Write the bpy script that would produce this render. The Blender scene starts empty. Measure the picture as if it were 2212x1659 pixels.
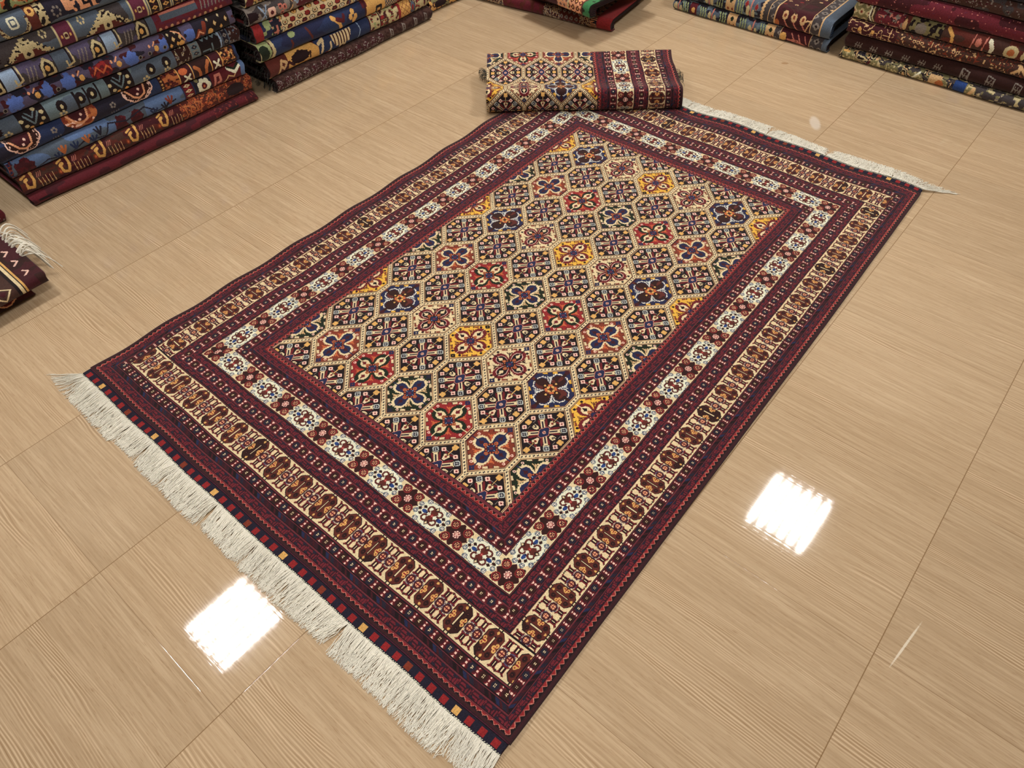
import bpy, math, random
import numpy as np
from mathutils import Matrix, Vector

rng = np.random.default_rng(7)
random.seed(7)
SC = bpy.context.scene
COL = SC.collection
PI = math.pi

# ------------------------------------------------------------------ helpers
def lin(rgb):
    c = np.array(rgb, float) / 255.0
    return np.where(c <= 0.04045, c / 12.92, ((c + 0.055) / 1.055) ** 2.4)

def tag(o, label=None, cat=None, group=None, kind=None):
    if label: o['label'] = label
    if cat: o['category'] = cat
    if group: o['group'] = group
    if kind: o['kind'] = kind
    return o

def empty(name, loc, rotz=0.0, label=None, cat=None, group=None):
    o = bpy.data.objects.new(name, None)
    o.empty_display_size = 0.1
    COL.objects.link(o)
    o.location = loc
    o.rotation_euler = (0, 0, rotz)
    return tag(o, label, cat, group)

def link(name, me, mat, parent=None, smooth=False):
    o = bpy.data.objects.new(name, me)
    COL.objects.link(o)
    if mat: me.materials.append(mat)
    if parent: o.parent = parent
    if smooth: me.polygons.foreach_set('use_smooth', np.ones(len(me.polygons), bool))
    return o

def mesh_np(name, verts, faces, dye=None):
    """verts (n,3); faces (m,4) or (m,3) int array; dye (m,3) linear colour per face"""
    me = bpy.data.meshes.new(name)
    verts = np.asarray(verts, np.float32)
    faces = np.asarray(faces, np.int32)
    m, k = faces.shape
    me.vertices.add(len(verts)); me.vertices.foreach_set('co', verts.ravel())
    me.loops.add(m * k); me.loops.foreach_set('vertex_index', faces.ravel())
    me.polygons.add(m); me.polygons.foreach_set('loop_start', np.arange(0, m * k, k, dtype=np.int32))
    me.update(calc_edges=True)
    if dye is not None:
        a = me.attributes.new('dye', 'FLOAT_COLOR', 'FACE')
        c = np.ones((m, 4), np.float32); c[:, :3] = dye
        a.data.foreach_set('color', c.ravel())
    return me

def grid_faces(nu, nv):
    """quads of a (nu+1)x(nv+1) vertex grid, index = i*(nv+1)+j"""
    i, j = np.meshgrid(np.arange(nu), np.arange(nv), indexing='ij')
    a = (i * (nv + 1) + j).ravel()
    return np.stack([a, a + nv + 1, a + nv + 2, a + 1], 1)

def box_mesh(name, x0, x1, y0, y1, z0, z1):
    v = [(x, y, z) for x in (x0, x1) for y in (y0, y1) for z in (z0, z1)]
    f = [(0, 1, 3, 2), (4, 6, 7, 5), (0, 4, 5, 1), (2, 3, 7, 6), (0, 2, 6, 4), (1, 5, 7, 3)]
    return mesh_np(name, v, f)

def tubes(paths, radii, sides=4):
    """many tapered strands in one vertex/face array; paths list of (k,3)"""
    V, F, base = [], [], 0
    for pts, r in zip(paths, radii):
        pts = np.asarray(pts, float); k = len(pts)
        t = np.gradient(pts, axis=0); t /= np.linalg.norm(t, axis=1)[:, None] + 1e-9
        up = np.tile([0, 0, 1.0], (k, 1)); bad = np.abs(t[:, 2]) > 0.9; up[bad] = [1, 0, 0]
        a = np.cross(t, up); a /= np.linalg.norm(a, axis=1)[:, None] + 1e-9
        b = np.cross(t, a)
        rr = np.linspace(r, r * 0.6, k)
        ang = np.arange(sides) * 2 * PI / sides + PI / 4
        ring = pts[:, None, :] + rr[:, None, None] * (np.cos(ang)[None, :, None] * a[:, None, :] + np.sin(ang)[None, :, None] * b[:, None, :])
        V.append(ring.reshape(-1, 3))
        i, j = np.meshgrid(np.arange(k - 1), np.arange(sides), indexing='ij')
        q = base + i * sides; j2 = (j + 1) % sides
        F.append(np.stack([q + j, q + j2, q + sides + j2, q + sides + j], -1).reshape(-1, 4))
        base += k * sides
    return np.concatenate(V), np.concatenate(F)

# ------------------------------------------------------------------ materials
def new_mat(name):
    m = bpy.data.materials.new(name); m.use_nodes = True
    nt = m.node_tree; b = nt.nodes['Principled BSDF']
    return m, nt, b

def node(nt, typ, **kw):
    n = nt.nodes.new(typ)
    for k, v in kw.items(): setattr(n, k, v)
    return n

def math_node(nt, op, a, b=None, c=None):
    n = nt.nodes.new('ShaderNodeMath'); n.operation = op
    for i, v in enumerate((a, b, c)):
        if v is None: continue
        if isinstance(v, (int, float)): n.inputs[i].default_value = v
        else: nt.links.new(v, n.inputs[i])
    return n.outputs[0]

def mixc(nt, fac, a, b, blend='MIX'):
    n = nt.nodes.new('ShaderNodeMix'); n.data_type = 'RGBA'; n.blend_type = blend
    if isinstance(fac, (int, float)): n.inputs[0].default_value = fac
    else: nt.links.new(fac, n.inputs[0])
    for i, v in ((6, a), (7, b)):
        if isinstance(v, (tuple, list, np.ndarray)): n.inputs[i].default_value = (*[float(x) for x in v[:3]], 1)
        else: nt.links.new(v, n.inputs[i])
    return n.outputs[2]

def wool_mat(name, attr=True, color=None, bump=0.35, scale=420.0, sheen=0.12):
    m, nt, b = new_mat(name)
    tc = node(nt, 'ShaderNodeTexCoord')
    n1 = node(nt, 'ShaderNodeTexNoise'); n1.inputs['Scale'].default_value = scale; n1.inputs['Detail'].default_value = 2
    nt.links.new(tc.outputs['Object'], n1.inputs['Vector'])
    n2 = node(nt, 'ShaderNodeTexNoise'); n2.inputs['Scale'].default_value = 7; n2.inputs['Detail'].default_value = 3
    nt.links.new(tc.outputs['Object'], n2.inputs['Vector'])
    if attr:
        a = node(nt, 'ShaderNodeAttribute'); a.attribute_name = 'dye'; base = a.outputs['Color']
    else:
        r = node(nt, 'ShaderNodeRGB'); r.outputs[0].default_value = (*[float(x) for x in color], 1); base = r.outputs[0]
    v = math_node(nt, 'MULTIPLY_ADD', n1.outputs[0], 0.7, 0.65)
    v2 = math_node(nt, 'MULTIPLY_ADD', n2.outputs[0], 0.3, 0.85)
    v = math_node(nt, 'MULTIPLY', v, v2)
    hsv = node(nt, 'ShaderNodeHueSaturation'); nt.links.new(base, hsv.inputs['Color']); nt.links.new(v, hsv.inputs['Value'])
    nt.links.new(hsv.outputs[0], b.inputs['Base Color'])
    b.inputs['Roughness'].default_value = 0.85
    b.inputs['Specular IOR Level'].default_value = 0.15
    b.inputs['Sheen Weight'].default_value = sheen
    b.inputs['Sheen Roughness'].default_value = 0.5
    bp = node(nt, 'ShaderNodeBump'); bp.inputs['Strength'].default_value = bump; bp.inputs['Distance'].default_value = 0.003
    nt.links.new(n1.outputs[0], bp.inputs['Height']); nt.links.new(bp.outputs[0], b.inputs['Normal'])
    return m

M_PILE = wool_mat('knotted_wool')
M_KILIM = wool_mat('flat_woven_wool', bump=0.6, scale=700, sheen=0.02)
M_BACK = wool_mat('dark_wool_backing', attr=False, color=lin((44, 30, 34)), sheen=0.02)
M_BLUEBACK = wool_mat('blue_wool_edge', attr=False, color=lin((66, 84, 112)), sheen=0.02)
M_FRINGE = wool_mat('cotton_fringe', attr=False, color=lin((236, 232, 218)), bump=0.2, sheen=0.05)
M_FRINGED = wool_mat('dark_goat_hair_fringe', attr=False, color=lin((62, 64, 60)), bump=0.2, sheen=0.05)

# ------------------------------------------------------------------ palette of dyes (sRGB)
PAL_RGB = dict(
    BLACK=(29, 19, 23), CREAM=(222, 202, 160), MAROON=(66, 25, 32), MLINE=(104, 44, 52), RED=(142, 40, 42), RUST=(126, 56, 40),
    NAVY=(36, 41, 74), YELLOW=(226, 176, 70), GOLD=(216, 168, 98), ORANGE=(198, 104, 64), GREEN=(28, 38, 26), PINK=(236, 196, 180),
    LBLUE=(190, 196, 192), WHITE=(238, 232, 216), BROWN=(92, 42, 36), DBROWN=(50, 26, 24), DRED=(106, 32, 38), TAN=(206, 170, 124),
    SELV=(52, 30, 34), BLUE=(40, 66, 124), IVORY=(226, 226, 202), BGM=(50, 24, 34), SRED=(108, 36, 46), DNAVY=(36, 33, 48), PURP=(96, 40, 62),
    SLATE=(84, 96, 112), STEEL=(92, 116, 158), INDIGO=(40, 52, 88), TEAL=(104, 122, 130), GREY=(130, 122, 116), DGREY=(66, 60, 62),
    VIOL=(84, 76, 104), BURG=(88, 28, 36), WINE=(104, 36, 48), PEACH=(222, 160, 122), GREENB=(56, 118, 74), SAGE=(150, 164, 116),
    COPPER=(176, 104, 62), OLIVE=(126, 120, 84), KHAKI=(196, 182, 140), CHOC=(70, 46, 40), ROSE=(196, 122, 108), PBLUE=(146, 168, 196), BBLUE=(86, 112, 186))
PAL = {k: i for i, k in enumerate(PAL_RGB)}
LUT = np.array([lin(v) for v in PAL_RGB.values()], np.float32)
globals().update({'c' + k: v for k, v in PAL.items()})

def dye_of(idx, var=0.10, seed=1):
    r = np.random.default_rng(seed)
    c = LUT[idx.ravel()]
    return c * (1 + var * (r.random((len(c), 1), dtype=np.float32) * 2 - 1))

def vnoise(x, y, seed=0):
    """cheap value noise, 0..1"""
    r = np.random.default_rng(seed); T = r.random((64, 64)).astype(np.float32)
    xi = np.floor(x).astype(int); yi = np.floor(y).astype(int); fx = x - xi; fy = y - yi
    fx = fx * fx * (3 - 2 * fx); fy = fy * fy * (3 - 2 * fy)
    a = T[xi % 64, yi % 64]; b = T[(xi + 1) % 64, yi % 64]; c = T[xi % 64, (yi + 1) % 64]; d = T[(xi + 1) % 64, (yi + 1) % 64]
    return (a * (1 - fx) + b * fx) * (1 - fy) + (c * (1 - fx) + d * fx) * fy

def tri(x):                                    # triangle wave 0..1..0, period 1
    f = x - np.floor(x); return 1 - np.abs(2 * f - 1)

# ------------------------------------------------------------------ the panel rug design
W2 = 0.985           # half width
PIT, ROW = 0.1873, 0.16033
FL = 6 * ROW         # half field length
HS, TIP = 0.0330, 0.1273
KS = (TIP - HS) / (PIT / 2)
QB = np.array([1.443, 1.424, 1.395, 1.376, 1.342, 1.336, 1.234, 1.146, 1.060, 1.026, 1.011, 0.988, 0.972, FL, 0.0])
DB = np.array([0.000, 0.025, 0.045, 0.060, 0.085, 0.088, 0.173, 0.2465, 0.331, 0.366, 0.380, 0.409, 0.425, 0.428, 0.428 + FL])

def petal4(u, v, r0):
    r = np.hypot(u, v); th = np.arctan2(v, u)
    return r < r0 * (0.72 + 0.32 * np.abs(np.cos(2 * th)))

def hex_d(u, v):
    d1 = PIT / 2 - np.abs(u)
    d2 = (TIP - np.abs(v) - KS * np.abs(u)) / math.hypot(1, KS)
    return d1, d2

def coloured_motif(u, v, o, typ):
    """u across, v along; typ 0 green,1 rust,2 red,3 white,4 yellow,5 navy"""
    field = [cGREEN, cRUST, cRED, cCREAM, cYELLOW, cNAVY][typ]
    outer = [cCREAM, cCREAM, cGREEN, cDRED, cDRED, cDBROWN][typ]
    inner = [cNAVY, cNAVY, cCREAM, cBLACK, cCREAM, cDBROWN][typ]
    bud = [cMAROON, cMAROON, cDRED, cCREAM, cBLACK, cBROWN][typ]
    bars = [cCREAM, cCREAM, cCREAM, cRUST, cRUST, cYELLOW][typ]
    prong = [cTAN, cORANGE, cORANGE, cDBROWN, cBROWN, cLBLUE][typ]
    o[:] = field
    a, b = np.abs(u), np.abs(v)
    # prongs and stems on the diagonals, bars along the sloped sides
    x = (a * 0.64 + b * 0.77); y = (a * 0.77 - b * 0.64)
    st = (np.abs(y) < 0.0022) & (x > 0.03) & (x < 0.058)
    yy = (np.abs(np.abs(y) - (x - 0.046) * 0.7) < 0.0022) & (x > 0.046) & (x < 0.060)
    o[st | yy] = prong
    bx = (np.abs(x - 0.0735 - np.abs(y) * 0.04) < 0.0042) & (np.abs(y) > 0.010) & (np.abs(y) < 0.027)
    if typ >= 3 and typ < 5:
        bx = (np.abs(x - 0.0725) < 0.0035 + 0.15 * (np.abs(y) - 0.018)) & (np.abs(y) > 0.008) & (np.abs(y) < 0.028)
    o[bx] = bars
    o[(np.abs(x - 0.0735) < 0.006) & (np.abs(np.abs(y) - 0.0085) < 0.0016)] = cMAROON if typ < 3 else cDBROWN
    rg = np.hypot(a - 0.0175, b - 0.079); rg2 = np.hypot(a - 0.071, b - 0.021)
    for q in (rg, rg2):
        o[q < 0.0052] = cPINK if typ < 3 else cBLACK
        if typ < 3: o[q < 0.0022] = field
    if typ == 5: o[(rg < 0.0052) | (rg2 < 0.0052)] = field
    # lobes: angular four-leaf flower on the cell's axes
    def lobe(t, w, k, T, Wd, tooth=0.0, ph=0.0):
        t = t / k
        ww = np.interp(t, T, Wd)
        if tooth: ww = ww + tooth * (tri(t / 0.0088 + ph) - 0.6) * (t > 0.026) + 0 * w
        m = w < ww
        if tooth: m &= (t < T[-1] - 0.003 + tooth * 1.3 * (tri(w / 0.0085) - 0.4))
        return m
    TO, WO = [0, 0.0195, 0.046, 0.066, 0.0800], [0, 0.0190, 0.0285, 0.0240, 0.011]
    TI, WI = ([0, 0.013, 0.046, 0.060, 0.0690], [0, 0.0110, 0.0205, 0.0175, 0.002]) if typ < 2 else ([0, 0.014, 0.042, 0.056, 0.0640], [0, 0.0085, 0.0172, 0.0140, 0.002])
    kq, kp = 1.0, 0.885
    if typ == 5:
        TB = [0, 0.020, 0.046, 0.066, 0.080]
        o[lobe(b, a, kq, TB, [0, 0.020, 0.034, 0.030, 0.010], 0.0045) | lobe(a, b, kp, TB, [0, 0.020, 0.034, 0.030, 0.010], 0.0045)] = cWHITE
        TB = [0, 0.017, 0.046, 0.064, 0.077]
        o[lobe(b, a, kq, TB, [0, 0.016, 0.0305, 0.0265, 0.008], 0.0045) | lobe(a, b, kp, TB, [0, 0.016, 0.0305, 0.0265, 0.008], 0.0045)] = cNAVY
        TB = [0, 0.016, 0.044, 0.062, 0.0715]
        L4 = lobe(b, a, kq, TB, [0, 0.015, 0.0255, 0.021, 0.006]) | lobe(a, b, kp, TB, [0, 0.015, 0.0255, 0.021, 0.006])
        o[L4] = cDBROWN
        o[L4 & (vnoise(u / 0.016 + 7, v / 0.016 + 3, 4) > 0.62)] = cBROWN
    else:
        o[lobe(b, a, kq, TO, WO, 0.0034) | lobe(a, b, kp, TO, WO, 0.0034)] = outer
        if typ in (3, 4):
            TL, WL = [0, 0.014, 0.042, 0.057, 0.0670], [0, 0.0100, 0.0195, 0.0162, 0.002]
            if typ == 3: o[lobe(b, a, kq, TL, WL) | lobe(a, b, kp, TL, WL)] = cPINK
        o[lobe(b, a, kq, TI, WI) | lobe(a, b, kp, TI, WI)] = inner
        B = lobe(b, a, kq, [0, 0.036, 0.046, 0.050, 0.063], [0, 0.0, 0.0095, 0.0045, 0.0]) | lobe(a, b, kp, [0, 0.036, 0.046, 0.050, 0.063], [0, 0.0, 0.0095, 0.0045, 0.0])
        o[B] = bud
    # core
    s1, s2 = np.abs(u + v) * 0.707, np.abs(u - v) * 0.707
    sq = np.maximum(s1, s2)
    if typ == 5:
        o[(sq < 0.021) & (np.minimum(s1, s2) < 0.008)] = cORANGE
        for (x0, y0) in ((0, 0.03), (0.026, 0)):
            rr = np.hypot(a - x0, b - y0); o[rr < 0.0062] = cBLACK; o[rr < 0.0042] = cGOLD
        o[sq < 0.0125] = cGOLD; o[(np.minimum(s1, s2) < 0.002) & (sq < 0.0125)] = cDBROWN; o[sq < 0.006] = cMAROON
        o[(np.hypot(a, b - 0.096) < 0.009)] = cMAROON
    else:
        o[(sq < 0.022)] = cMAROON if typ < 3 or typ == 4 else cBLACK
        k1 = (np.abs(np.maximum(s1, s2) - 0.0175) < 0.0022) & (np.abs(np.abs(np.minimum(s1, s2)) - 0.0055) < 0.0022)
        o[k1] = cORANGE if typ != 4 else cROSE
        for (x0, y0) in ((0, 0.0255), (0.0245, 0)):
            rr = np.hypot(a - x0, b - y0); o[rr < 0.0068] = cORANGE; o[rr < 0.0040] = cMAROON if typ != 3 else cDRED; o[rr < 0.0018] = cGOLD
        o[sq < 0.0125] = cNAVY; o[sq < 0.0050] = cPURP
        o[(sq < 0.0125) & (np.abs(s1 - s2) < 0.0012) & (sq > 0.008)] = cPBLUE
        n = petal4(u, b - 0.096, 0.0105); o[n] = cNAVY if typ not in (0, 4) else (cDNAVY if typ == 0 else cBLACK)
        o[np.hypot(u, b - 0.096) < 0.002] = field if typ else cNAVY

def black_motif(u, v, o):
    o[:] = cBLACK
    a, b = np.abs(u), np.abs(v)
    # red leaves
    for (x0, y0, an, L, Wd) in ((0.017, 0.034, 0.62, 0.020, 0.0046), (0.031, 0.019, 1.05, 0.018, 0.0046), (0.012, 0.060, 1.3, 0.008, 0.004)):
        dx, dy = a - x0, b - y0
        xx = dx * math.sin(an) + dy * math.cos(an); yy = dx * math.cos(an) - dy * math.sin(an)
        o[(xx / L) ** 2 + (yy / Wd) ** 2 < 1] = cDRED
    # thin stems
    o[(a < 0.0013) & (b > 0.055) & (b < 0.085)] = cGOLD
    o[(np.abs(b - 0.066) < 0.0010) & (a < 0.020)] = cGREY
    o[(np.abs(a - 0.052) < 0.0010) & (b < 0.022) & (b > 0.008)] = cGREY
    # arms on the diagonal with ring flower
    x = (a + b) * 0.707; y = (a - b) * 0.707
    arm = (x > 0.014) & (x < 0.054)
    o[arm & (np.abs(y) < 0.0070)] = cCREAM
    o[arm & (np.abs(y) < 0.0028) & (x < 0.046)] = cDNAVY
    o[(np.abs(np.abs(y) - (x - 0.045) * 0.8) < 0.002) & (x > 0.045) & (x < 0.057)] = cCREAM
    rr = np.hypot(a - 0.0465, b - 0.0475); th = np.arctan2(b - 0.0475, a - 0.0465)
    w = 0.0112 * (0.86 + 0.16 * np.abs(np.cos(2 * th)))
    o[rr < w] = cLBLUE; o[rr < w - 0.0030] = cDNAVY; o[(rr < 0.0062) & (np.abs(np.cos(2 * th)) < 0.30)] = cLBLUE; o[rr < 0.0016] = cWHITE
    # lotus
    t = (b - 0.030) / 0.026
    lot = (t > 0) & (t < 1) & (a < 0.004 + 0.010 * np.clip(t, 0, 1) ** 1.2) & (t < 1.02 - 0.25 * tri(a / 0.011 + 0.5))
    o[lot] = cCREAM; o[lot & (np.abs(a - 0.0022 - 0.004 * t) < 0.0010) & (t < 0.6)] = cPINK
    rr = np.hypot(a, b - 0.046); o[rr < 0.0048] = cRUST; o[rr < 0.0018] = cDRED
    # small buds on the short axis
    t = (a - 0.024) / 0.022
    sm = (t > 0) & (t < 1) & (b < 0.009 * np.sqrt(np.clip(t * (1.15 - t) * 3.4, 0, 1)))
    o[sm & ~((t > 0.55) & (np.abs(b - 0.0045) < 0.0012))] = cCREAM; o[np.hypot((a - 0.036) / 1.4, b) < 0.0030] = cDGREY
    # flowers
    for (x0, y0) in ((0, 0.0915), (0.0665, 0)):
        o[petal4((a - x0 + b - y0) * 0.707, (a - x0 - b + y0) * 0.707, 0.0112)] = cGOLD
    for (x0, y0) in ((0.0255, 0.064), (0.0645, 0.0240)):
        o[petal4(a - x0, b - y0, 0.0092)] = cPINK
        rr = np.hypot(a - x0, b - y0); o[rr < 0.0034] = cRED; o[rr < 0.0016] = cBLACK
    # core
    hx = a / 0.0165 + b / 0.029
    o[(hx < 1.25) & (b < 0.026)] = cROSE; o[(hx < 1.1) & (b < 0.024)] = cNAVY
    rr = np.hypot(u, v); o[rr < 0.0062] = cPINK; o[rr < 0.0045] = cRED; o[rr < 0.0018] = cCREAM

def field_paint(P, Q, o):
    jc = np.clip(np.round(((Q + FL) / ROW - 1) / 2), -1, 6); cc = np.round(P / PIT)
    uc = P - cc * PIT; vc = Q - (-FL + (2 * jc + 1) * ROW)
    jb = np.round(((Q + FL) / ROW) / 2); cb = np.floor(P / PIT) + 0.5
    ub = P - cb * PIT; vb = Q - (-FL + 2 * jb * ROW)
    d1c, d2c = hex_d(uc, vc); d1b, d2b = hex_d(ub, vb)
    col = np.minimum(d1c, d2c) >= np.minimum(d1b, d2b)
    u = np.where(col, uc, ub); v = np.where(col, vc, vb)
    d1, d2 = hex_d(u, v); d = np.minimum(d1, d2)
    typ = np.full(P.shape, 9)
    ac = np.abs(cc).astype(int) % 4
    even = (jc.astype(int) % 2) == 0
    tA = np.array([0, 2, 1, 0])[ac]; tB = np.array([4, 3, 5, 4])[ac]
    typ = np.where(col, np.where(even, tA, tB), 9)
    for t in range(6):
        m = typ == t
        if m.any():
            s = np.zeros(m.sum(), np.int32); coloured_motif(u[m], v[m], s, t); o[m] = s
    m = typ == 9
    s = np.zeros(m.sum(), np.int32); black_motif(u[m], v[m], s); o[m] = s
    # outlines
    line2 = np.where(col, d, 9) ; 
    o[(d < 0.0110)] = cTAN
    o[(d < 0.0092)] = cMAROON
    o[(d >= 0.0110) & (d < 0.0128) & (typ != 9)] = cMAROON
    band = d < 0.0066
    o[band] = cCREAM
    e = np.where(d1 < d2, v, np.abs(u) * math.hypot(1, KS))
    dot = (np.abs((e / 0.0131) - np.floor(e / 0.0131) - 0.5) * 0.0131 + d < 0.0042)
    o[dot & band] = cDNAVY

def s_flowers(s, d, d0, d1, o, m, ph=0.0):
    y = (d - (d0 + d1) / 2) / ((d1 - d0) / 2); per = 0.0215
    f = s / per + ph; k = np.floor(f); x = f - k
    o[m] = cBGM
    sg = np.where(k % 2 == 0, 1.0, -1.0)
    g = m & (np.hypot((x - 0.5) / 0.44, (y * sg + 0.18) / 0.62) < 1)
    st = np.where(sg > 0, tri(x * 2.6), tri(y * 1.4)) > 0.30
    o[g & st] = cSRED
    o[m & (np.hypot((x - 0.16) / 0.15, (y * sg - 0.58) / 0.32) < 1)] = cDNAVY
    o[m & (np.hypot((x - 0.84) / 0.12, (y * sg - 0.50) / 0.28) < 1)] = cSRED
    o[m & (np.hypot((x - 0.9) / 0.14, (y * sg + 0.55) / 0.3) < 1)] = cDNAVY

def diamonds(s, d, dc, hw, o, m, per=0.0385):
    f = s / per; k = np.floor(f); x = (f - k - 0.5) * per; y = d - dc
    o[m] = cDRED
    st = 0.0022
    xs = np.abs(x); ys = np.abs(y)
    r1 = (xs + ys < 0.0195) & (ys < hw - 0.0008) & (xs < 0.0155)
    o[m & r1] = cMAROON
    r2 = np.hypot(x, y) < 0.0118 * (0.9 + 0.1 * np.cos(6 * np.arctan2(y, x)))
    o[m & r2] = np.where(k[m & r2] % 2 == 0, cDNAVY, cDBROWN)
    o[m & (np.hypot(xs - 0.0018, ys - 0.0018) < 0.0014)] = cCREAM
    xe = per / 2 - xs
    o[m & (xe < 0.0026) & (ys < 0.0028)] = cPINK
    o[m & (ys > 0.0050) & (ys < 0.0122) & (xe < (ys - 0.0044) * 0.80)] = cPINK
    o[m & (ys > hw - 0.0012)] = cBGM

def dark_band(s, d, d0, d1, o, m):
    y = (d - d0) / (d1 - d0); f = s / 0.036 + y * 0.55; k = np.floor(f).astype(int); x = f - k
    o[m] = np.choose(k[m] % 3, [cBLACK, cDNAVY, cBGM])
    o[m & (np.abs(x - 0.5) < 0.10) & (np.abs(y - 0.5) < 0.35)] = cMAROON
    o[m & (np.abs(x - 0.2) < 0.16) & (np.abs(y - 0.5) < 0.3) & (k % 3 == 1)] = cNAVY

def zigzag(s, d, d0, d1, o, m, red_inside=True, per=0.0185, n=1):
    t = tri(s / per); h = d1 - d0
    bnd = d0 + h * (0.12 + 0.70 * t)
    o[m] = np.where(d[m] > bnd[m], cRED if red_inside else cBLACK, cBLACK if red_inside else cRED)
    if not red_inside: bnd = d0 + h * (0.25 + 0.70 * t); o[m] = np.where(d[m] < bnd[m], cRED, cBLACK)
    o[m & (np.abs(d - bnd) < 0.0012)] = cROSE

def strip(s, d, o, m, per, ph):
    f = (s - ph) / per; x = (f - np.round(f)) * per; y = d - 0.1305
    a, b = np.abs(x), np.abs(y)
    o[m] = cCREAM
    # crosses and dots on the ground
    for (x0, y0) in ((0.034, 0.037), (0.0555, 0.036), (0.050, 0.0135)):
        dx, dy = np.abs(a - x0), np.abs(b - y0)
        o[m & (np.minimum(dx, dy) < 0.0011) & (np.maximum(dx, dy) < 0.0032)] = cGREEN
    o[m & (b > 0.0385) & (np.abs(a - 0.006) < 0.0020)] = cGREEN
    xx = np.abs(x * 1.0)
    # I shapes
    per2 = per
    for xc, sg in ((0.0425, 1),):
        dx = np.abs(a - xc); dy = np.abs(b - 0.0255)
        o[m & (dx < 0.0078) & (dy < 0.0098)] = cDRED
        o[m & (dy > 0.0050) & (dy < 0.0125) & (dx < 0.0070 + (dy - 0.0050) * 0.95) & (dx > (dy - 0.0098) * 3.2)] = cDRED
        o[m & (dx < 0.0052) & (dy < 0.0075)] = cBLACK
        o[m & (dx < 0.0013) & (dy < 0.0058)] = cCREAM
    # octagons
    dx = a - 0.0425; r = np.maximum(np.maximum(np.abs(dx), b), (np.abs(dx) + b) * 0.72)
    o[m & (r < 0.0145) & (tri(np.arctan2(y, dx) * 3.2) > 0.35)] = cVIOL
    o[m & (r < 0.0122)] = cMAROON; o[m & (r < 0.0072)] = cPEACH
    o[m & (r < 0.0072) & (np.minimum(np.abs(dx), b) < 0.0013)] = cDRED
    # medallion
    md = (a < 0.0285) & (b < 0.0385) & (a * 0.8 + b < 0.0485)
    o[m & md] = cBLACK
    md = (a < 0.0268) & (b < 0.0366) & (a * 0.8 + b < 0.0462)
    o[m & md] = np.where(vnoise(s[m & md] / 0.12 + 5, d[m & md] * 3, 3) < 0.72, cBROWN, cDBROWN)
    hr = np.hypot(a - 0.014, b - 0.021) ; o[m & md & (hr < 0.0075)] = cDBROWN; o[m & md & (hr < 0.0042)] = cBLACK
    o[m & md & (hr < 0.0018)] = cBROWN
    o[m & (a < 0.0032) & (b < 0.021)] = cBLACK; o[m & (a < 0.0014) & (b < 0.0185)] = cCREAM
    o[m & (np.hypot(a, b - 0.031) < 0.0036)] = cGOLD
    g = (np.hypot(a - 0.0205, b - 0.0062) < 0.0052) | (np.hypot(a - 0.0145, b) < 0.0050)
    o[m & g] = cGOLD; g2 = (np.hypot(a - 0.0205, b - 0.0062) < 0.0022) | (np.hypot(a - 0.0145, b) < 0.0018) | (np.hypot(a - 0.0195, b) < 0.0025); o[m & g2] = cRED

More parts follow.
